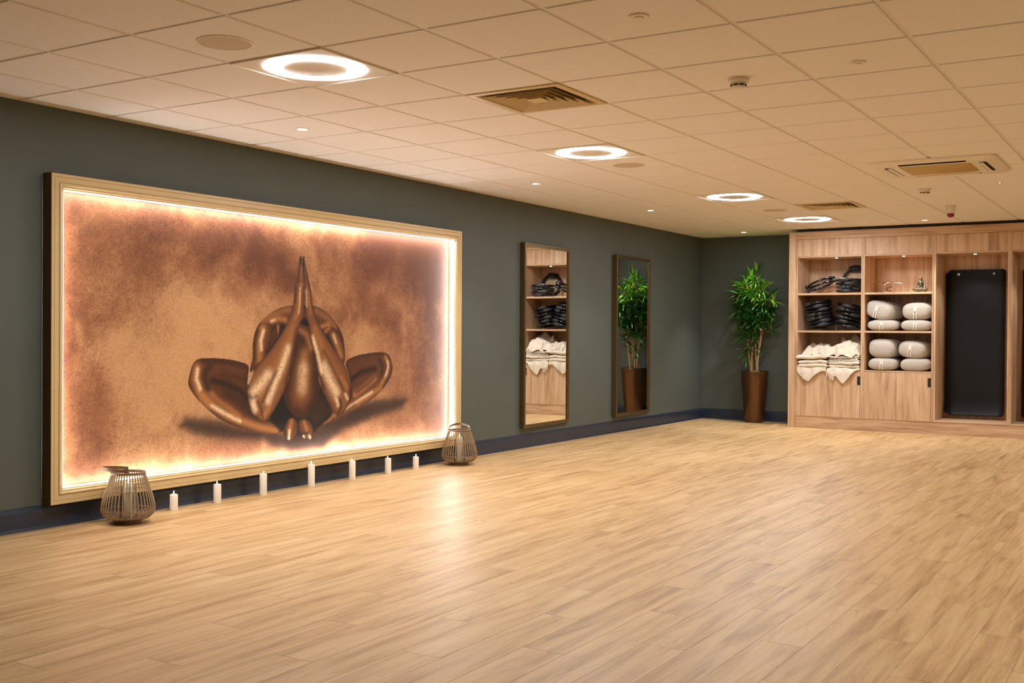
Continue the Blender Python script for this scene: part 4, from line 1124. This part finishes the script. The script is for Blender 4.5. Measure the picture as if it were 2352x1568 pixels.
# ------------------------------------------------------------------ candles
def candle(name, x, y, z, r, h, label, group, lean=0.0, flame=True):
    t = thing(name, label, 'candle', (x, y, z), group=group)
    obj('wax', MB().lathe([(0, 0), (r * 0.97, 0), (r, 0.003), (r, h - 0.006), (r * 0.93, h - 0.001), (r * 0.8, h), (r * 0.55, h - 0.004), (0, h - 0.006)], 32), MAT['wax'], t, 35)
    if flame:
        pr = [(0.0012, -0.008), (0.0015, 0.002), (0.0040, 0.007), (0.0046, 0.012), (0.0032, 0.020), (0.0, 0.030)]
        o = obj('flame_bulb', MB().lathe(pr, 12), MAT['flame'], t, 60, loc=(0, 0, h)); o.rotation_euler = (lean * 0.4, lean, 0); o.scale = (1, 1, 0.9)
ROWC = 'row of white candles along the wall'
CN = [(4.955, 0.105, 'white candle standing nearest the large lantern, first of the row', 0.05), (5.335, 0.128, 'white candle second in the row from the large lantern', -0.4), (5.775, 0.152, 'white candle third in the row from the large lantern', 0.35),
      (6.285, 0.172, 'tallest white candle in the middle of the row', -0.15), (6.765, 0.151, 'white candle fifth in the row from the large lantern', -0.7), (7.225, 0.128, 'white candle second from the far lantern in the row', -0.6), (7.610, 0.105, 'white candle nearest the far lantern, last of the row', 0.25)]
for y, h, lab, ln in CN: candle('pillar_candle', -5.688, y, 0, 0.0262, h, lab, ROWC, ln)
candle('lantern_candle', LAN1[0], LAN1[1], 0.0262, 0.0235, 0.222, 'tall ivory candle inside the large near lantern', 'candles inside lanterns', 0.0)
candle('lantern_candle', LAN2[0], LAN2[1], 0.0262, 0.0235, 0.222, 'tall ivory candle inside the far lantern', 'candles inside lanterns', 0.0)

# ================================================================== potted bamboo
PX, PY = -4.955, 14.195
pot = thing('planter', 'tall tapered bronze glazed pot standing in the corner', 'plant pot', (PX, PY, 0))
obj('vessel', MB().lathe([(0.0, 0.0), (0.116, 0.0), (0.122, 0.006), (0.132, 0.08), (0.150, 0.25), (0.168, 0.45), (0.179, 0.62), (0.183, 0.682), (0.181, 0.690), (0.172, 0.690), (0.169, 0.680), (0.160, 0.60), (0.0, 0.60)], 64), MAT['pot'], pot, 35)
obj('soil', MB().lathe([(0.0, 0.655), (0.10, 0.652), (0.166, 0.642), (0.164, 0.625), (0.0, 0.62)], 32), MAT['soil'], pot, 50)
plant = thing('bamboo_plant', 'bushy green artificial bamboo with pale stalks in the bronze pot', 'plant', (PX, PY, 0.645))
rg = random.Random(21)
def leaf_points(L, W, droop):
    P = []
    n = 6
    for i in range(n + 1):
        k = i / n; wd = W * (math.sin(math.pi * min(1, k * 0.93 + 0.07) ** 0.75) ** 0.8 if k < 1 else 0.0)
        z = -droop * L * k * k; x = L * k * (1 - 0.25 * droop * k)
        P.append([(x, -wd / 2, z + 0.18 * wd), (x, 0, z), (x, wd / 2, z + 0.18 * wd)])
    return P
LSHAPE = [(0.20, 0.025, 0.18), (0.23, 0.026, 0.30), (0.17, 0.024, 0.10), (0.21, 0.022, 0.42)]
LEAVES = []
for L, W, d in LSHAPE:
    me = MB().grid(leaf_points(L, W, d)).mesh('leaf', 80); me.materials.append(MAT['leaf']); LEAVES.append(me)
stems = [(-0.055, -0.035, -0.115, -0.02, 1.02, 0.011), (-0.02, -0.05, -0.018, -0.06, 1.22, 0.012), (0.012, -0.01, 0.012, -0.02, 1.30, 0.011), (0.045, -0.045, 0.150, -0.06, 1.12, 0.013), (0.03, 0.03, 0.10, 0.02, 1.06, 0.010), (-0.03, 0.03, -0.06, 0.03, 1.12, 0.010)]
leaf_list = []
BASE = Vector((PX, PY, 0.645))
def add_leaf(p, d, scale=1.0):
    d = d.normalized(); k = scale * rg.uniform(0.78, 1.12)
    if (BASE + p + d * 0.23 * k).y > YB - 0.06 or (BASE + p + d * 0.23 * k).x > -4.40: return
    s = Vector((0, 0, 1)).cross(d); s = s.normalized() if s.length > 1e-3 else Vector((0, 1, 0)); z = d.cross(s)
    m = Matrix((d, s, z)).transposed() @ Matrix.Rotation(rg.uniform(-0.7, 0.7), 3, 'X')
    leaf_list.append((p.copy(), m, k, rg.randrange(4)))
def tuft(q, a, el, n, spread=1.15, scale=0.95):
    for j in range(n):
        aa = a + rg.uniform(-spread, spread); ee = el + rg.uniform(-0.75, 0.6)
        add_leaf(q, Vector((math.cos(aa) * math.cos(ee), math.sin(aa) * math.cos(ee) * 0.9, math.sin(ee))), scale)
for x0, y0, x1, y1, top, r in stems:
    pts, rad = [], []
    for i in range(15):
        k = i / 14; pts.append(Vector((x0 + (x1 - x0) * k + 0.012 * math.sin(k * 7 + x0 * 90), y0 + (y1 - y0) * k, -0.02 + (top + 0.02) * k))); rad.append(r * (1 - 0.55 * k))
    st_ = obj('stalk', MB().tube(pts, rad, 8), MAT['stalk'], plant, 60)
    for i in range(1, 13):
        p = pts[i]; obj('node', MB().tube([p + Vector((0, 0, -0.003)), p + Vector((0, 0, 0.003))], rad[i] * 1.22, 8), MAT['stalk'], st_, 60)
    for i in range(3, 15):
        k = i / 14; z = pts[i].z
        nb = (1 if rg.random() < 0.6 else 0) if z < 0.42 else (1 if z < 0.60 else 3)
        if i == 14: nb = 1
        for _ in range(nb):
            a = rg.uniform(0, 2 * math.pi)
            if rg.random() < 0.5: a = rg.uniform(math.pi * 0.9, math.pi * 2.1)      # more towards the room
            el = rg.uniform(0.15, 0.7); bl = rg.uniform(0.03, 0.22)
            bd = Vector((math.cos(a) * math.cos(el), math.sin(a) * math.cos(el) * 0.7, math.sin(el)))
            if i == 14: bd = Vector((0.03, 0, 1)); bl = 0.05
            q = pts[i] + bd * bl
            if (BASE + q).y > YB - 0.08: continue
            obj('twig', MB().tube([pts[i], pts[i].lerp(q, 0.5) + Vector((0, 0, 0.01)), q], [0.004, 0.003, 0.002], 5), MAT['stalk'], plant, 60)
            if i == 14: tuft(q, 0, 1.15, 11, 3.1)
            else: tuft(q, a, 0.38, 5 if z < 0.45 else 8)
leaf_list.sort(key=lambda l: l[0].y - 0.6 * l[0].z)            # the ones nearest the room and highest first
for p, m, k, s in leaf_list[:294]:
    o = obj('leaf', LEAVES[s], None, plant); o.rotation_euler = m.to_euler(); o.location = p; o.scale = (k, k, k)
mb = MB()
for p, m, k, s in leaf_list[294:]: mb.grid([[p + m @ (Vector(c) * k) for c in row] for row in leaf_points(*LSHAPE[s])])
if mb.v:
    o = obj('foliage', mb, MAT['leaf'], plant, 80); o['kind'] = 'stuff'
print('leaves', len(leaf_list))
